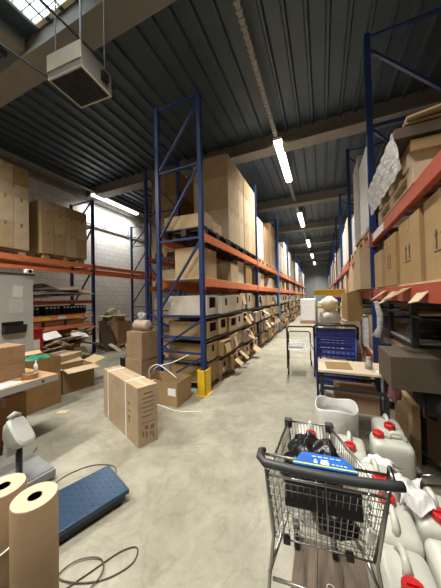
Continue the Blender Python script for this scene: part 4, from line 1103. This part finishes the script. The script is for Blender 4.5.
# handle with curved ends
hp = [(-.216,.075,.985),(-.226,.05,.995),(-.226,.02,.992),(-.205,.0,.985),(-.10,-.006,.982),(0,-.008,.981),(.10,-.006,.982),(.19,.0,.984),(.235,.008,.984)]
ob('handle', MB().tube(hp, [.010,.012,.014,.015,.0155,.016,.0155,.0155,.015], 12), dkgrip, ct, smooth=True)
w = MB(); w.tube([(-.216,.05,.98),(-.205,.06,.90)], .007, 8); w.tube([(.216,.03,.98),(.216,.07,1.0),(.205,.06,.90)], .007, 8); w.tube([(-.215,.065,.975),(.215,.065,.975)], .005, 8)
ob('handle_bracket', w, chrome, ct, smooth=True)
# advertising panel on handle
T = Matrix.Translation((-.0,.035,.992)) @ Matrix.Rotation(R(8),4,'X') @ Matrix.Diagonal((.92,.72,.9,1))
poly = [(-.115,-.04),(.115,-.04),(.105,.0),(.075,.045),(-.055,.05),(-.085,.035)]
m = MB(); nn = len(poly); vs = [(x,y,0) for x,y in poly]+[(x,y,.014) for x,y in poly]
m.add(vs, [tuple(range(nn))[::-1], tuple(range(nn,2*nn))]+[(i,(i+1)%nn,(i+1)%nn+nn,i+nn) for i in range(nn)], T)
ap = ob('advert_panel', m, adBlue, ct, bevel=.003); ap['label'] = 'blue advertising panel with lime stripe'
m = MB(); m.box(-.112,.112,-.034,-.027,.014,.0152,T); ob('lime_stripe', m, adLine, ap)
m = MB()
m.box(-.035,-.022,-.018,-.004,.014,.0152,T); m.box(-.032,-.025,-.002,.006,.014,.0152,T); m.box(-.01,.02,-.02,-.004,.014,.0152,T); m.box(-.008,.018,.0,.008,.014,.0152,T)
for k in range(5): m.box(-.04+k*.022,-.024+k*.022,.022,.026,.014,.0152,T)
for k in range(4): m.box(.03+k*.014,.04+k*.014,-.014,-.010,.014,.0152,T)
ob('printed_marks', m, paper, ap)
# child seat panel (black) with two wires
m = MB(); Tc = Matrix.Translation((0,.085,.80)) @ Matrix.Rotation(R(-14),4,'X')
m.box(-.140,.135,-.005,.005,-.022,.070,Tc); ob('child_seat_panel', m, black, ct, bevel=.006)
m = MB()
for x in (-.022,.012): m.tube([Tc@V((x,-.012,.12)),Tc@V((x,-.012,-.075))], .0025, 6)
m.tube([Tc@V((-.022,-.012,-.075)),Tc@V((.012,-.012,-.075))], .006, 6); ob('seat_wires', m, chrome, ct)
# coin lock on a chain
m = MB(); cx = .125
for k in range(9): m.tube([(cx+.007*math.cos(a)*(1 if k%2 else .3), -.035+.007*math.cos(a)*(.3 if k%2 else 1), .965-k*.013+.010*math.sin(a)) for a in [i*PI/4 for i in range(8)]], .0018, 4, closed=True)
cl = ob('lock_chain', m, chrome, ct)
ob('coin_lock', MB().cbox((cx+.005,-.02,.825),(.024,.014,.042), ry=.15), whiteP, cl, bevel=.003)
# bag in the basket
def cartpt(p): return ct.matrix_world @ V(p)
cr_, sr_ = math.cos(R(6)), math.sin(R(6))
def cw(x,y,z): return (-.01+x*cr_-y*sr_, .90+x*sr_+y*cr_, z)
blob('black_plastic_bag', 'crumpled black plastic bag lying in the cart basket', 'bag', cw(-.025,.29,.79), (.12,.12,.125), blackB, 61, amp=.45, n=4)
blob('black_plastic_bag', 'second black bag low in the cart beside the gate', 'bag', cw(.06,.25,.63), (.09,.07,.045), blackB, 62, amp=.5, n=3)
blob('clear_plastic_bag', 'crumpled clear film in the bottom of the cart', 'plastic film', cw(-.05,.26,.625), (.07,.06,.035), clear, 63, amp=.6)
# white scuffs / debris
b = MB(); b.tube([(.0+.02*math.cos(a),1.42+.02*math.sin(a),.021) for a in [k*.5 for k in range(8)]], .002, 5)
tag(ob('plastic_ring', b, strapM), 'tiny white plastic loop on the boards under the cart', 'strap')

# ------------------------------------------------------------------ world + view
w = bpy.data.worlds.new('world'); S.world = w; w.use_nodes = True
bg = w.node_tree.nodes['Background']; bg.inputs[0].default_value = (.75,.85,1,1); bg.inputs[1].default_value = .6
S.view_settings.view_transform = 'Standard'; S.view_settings.look = 'None'; S.view_settings.gamma = 1; S.view_settings.use_curve_mapping = False
S.view_settings.exposure = -0.45
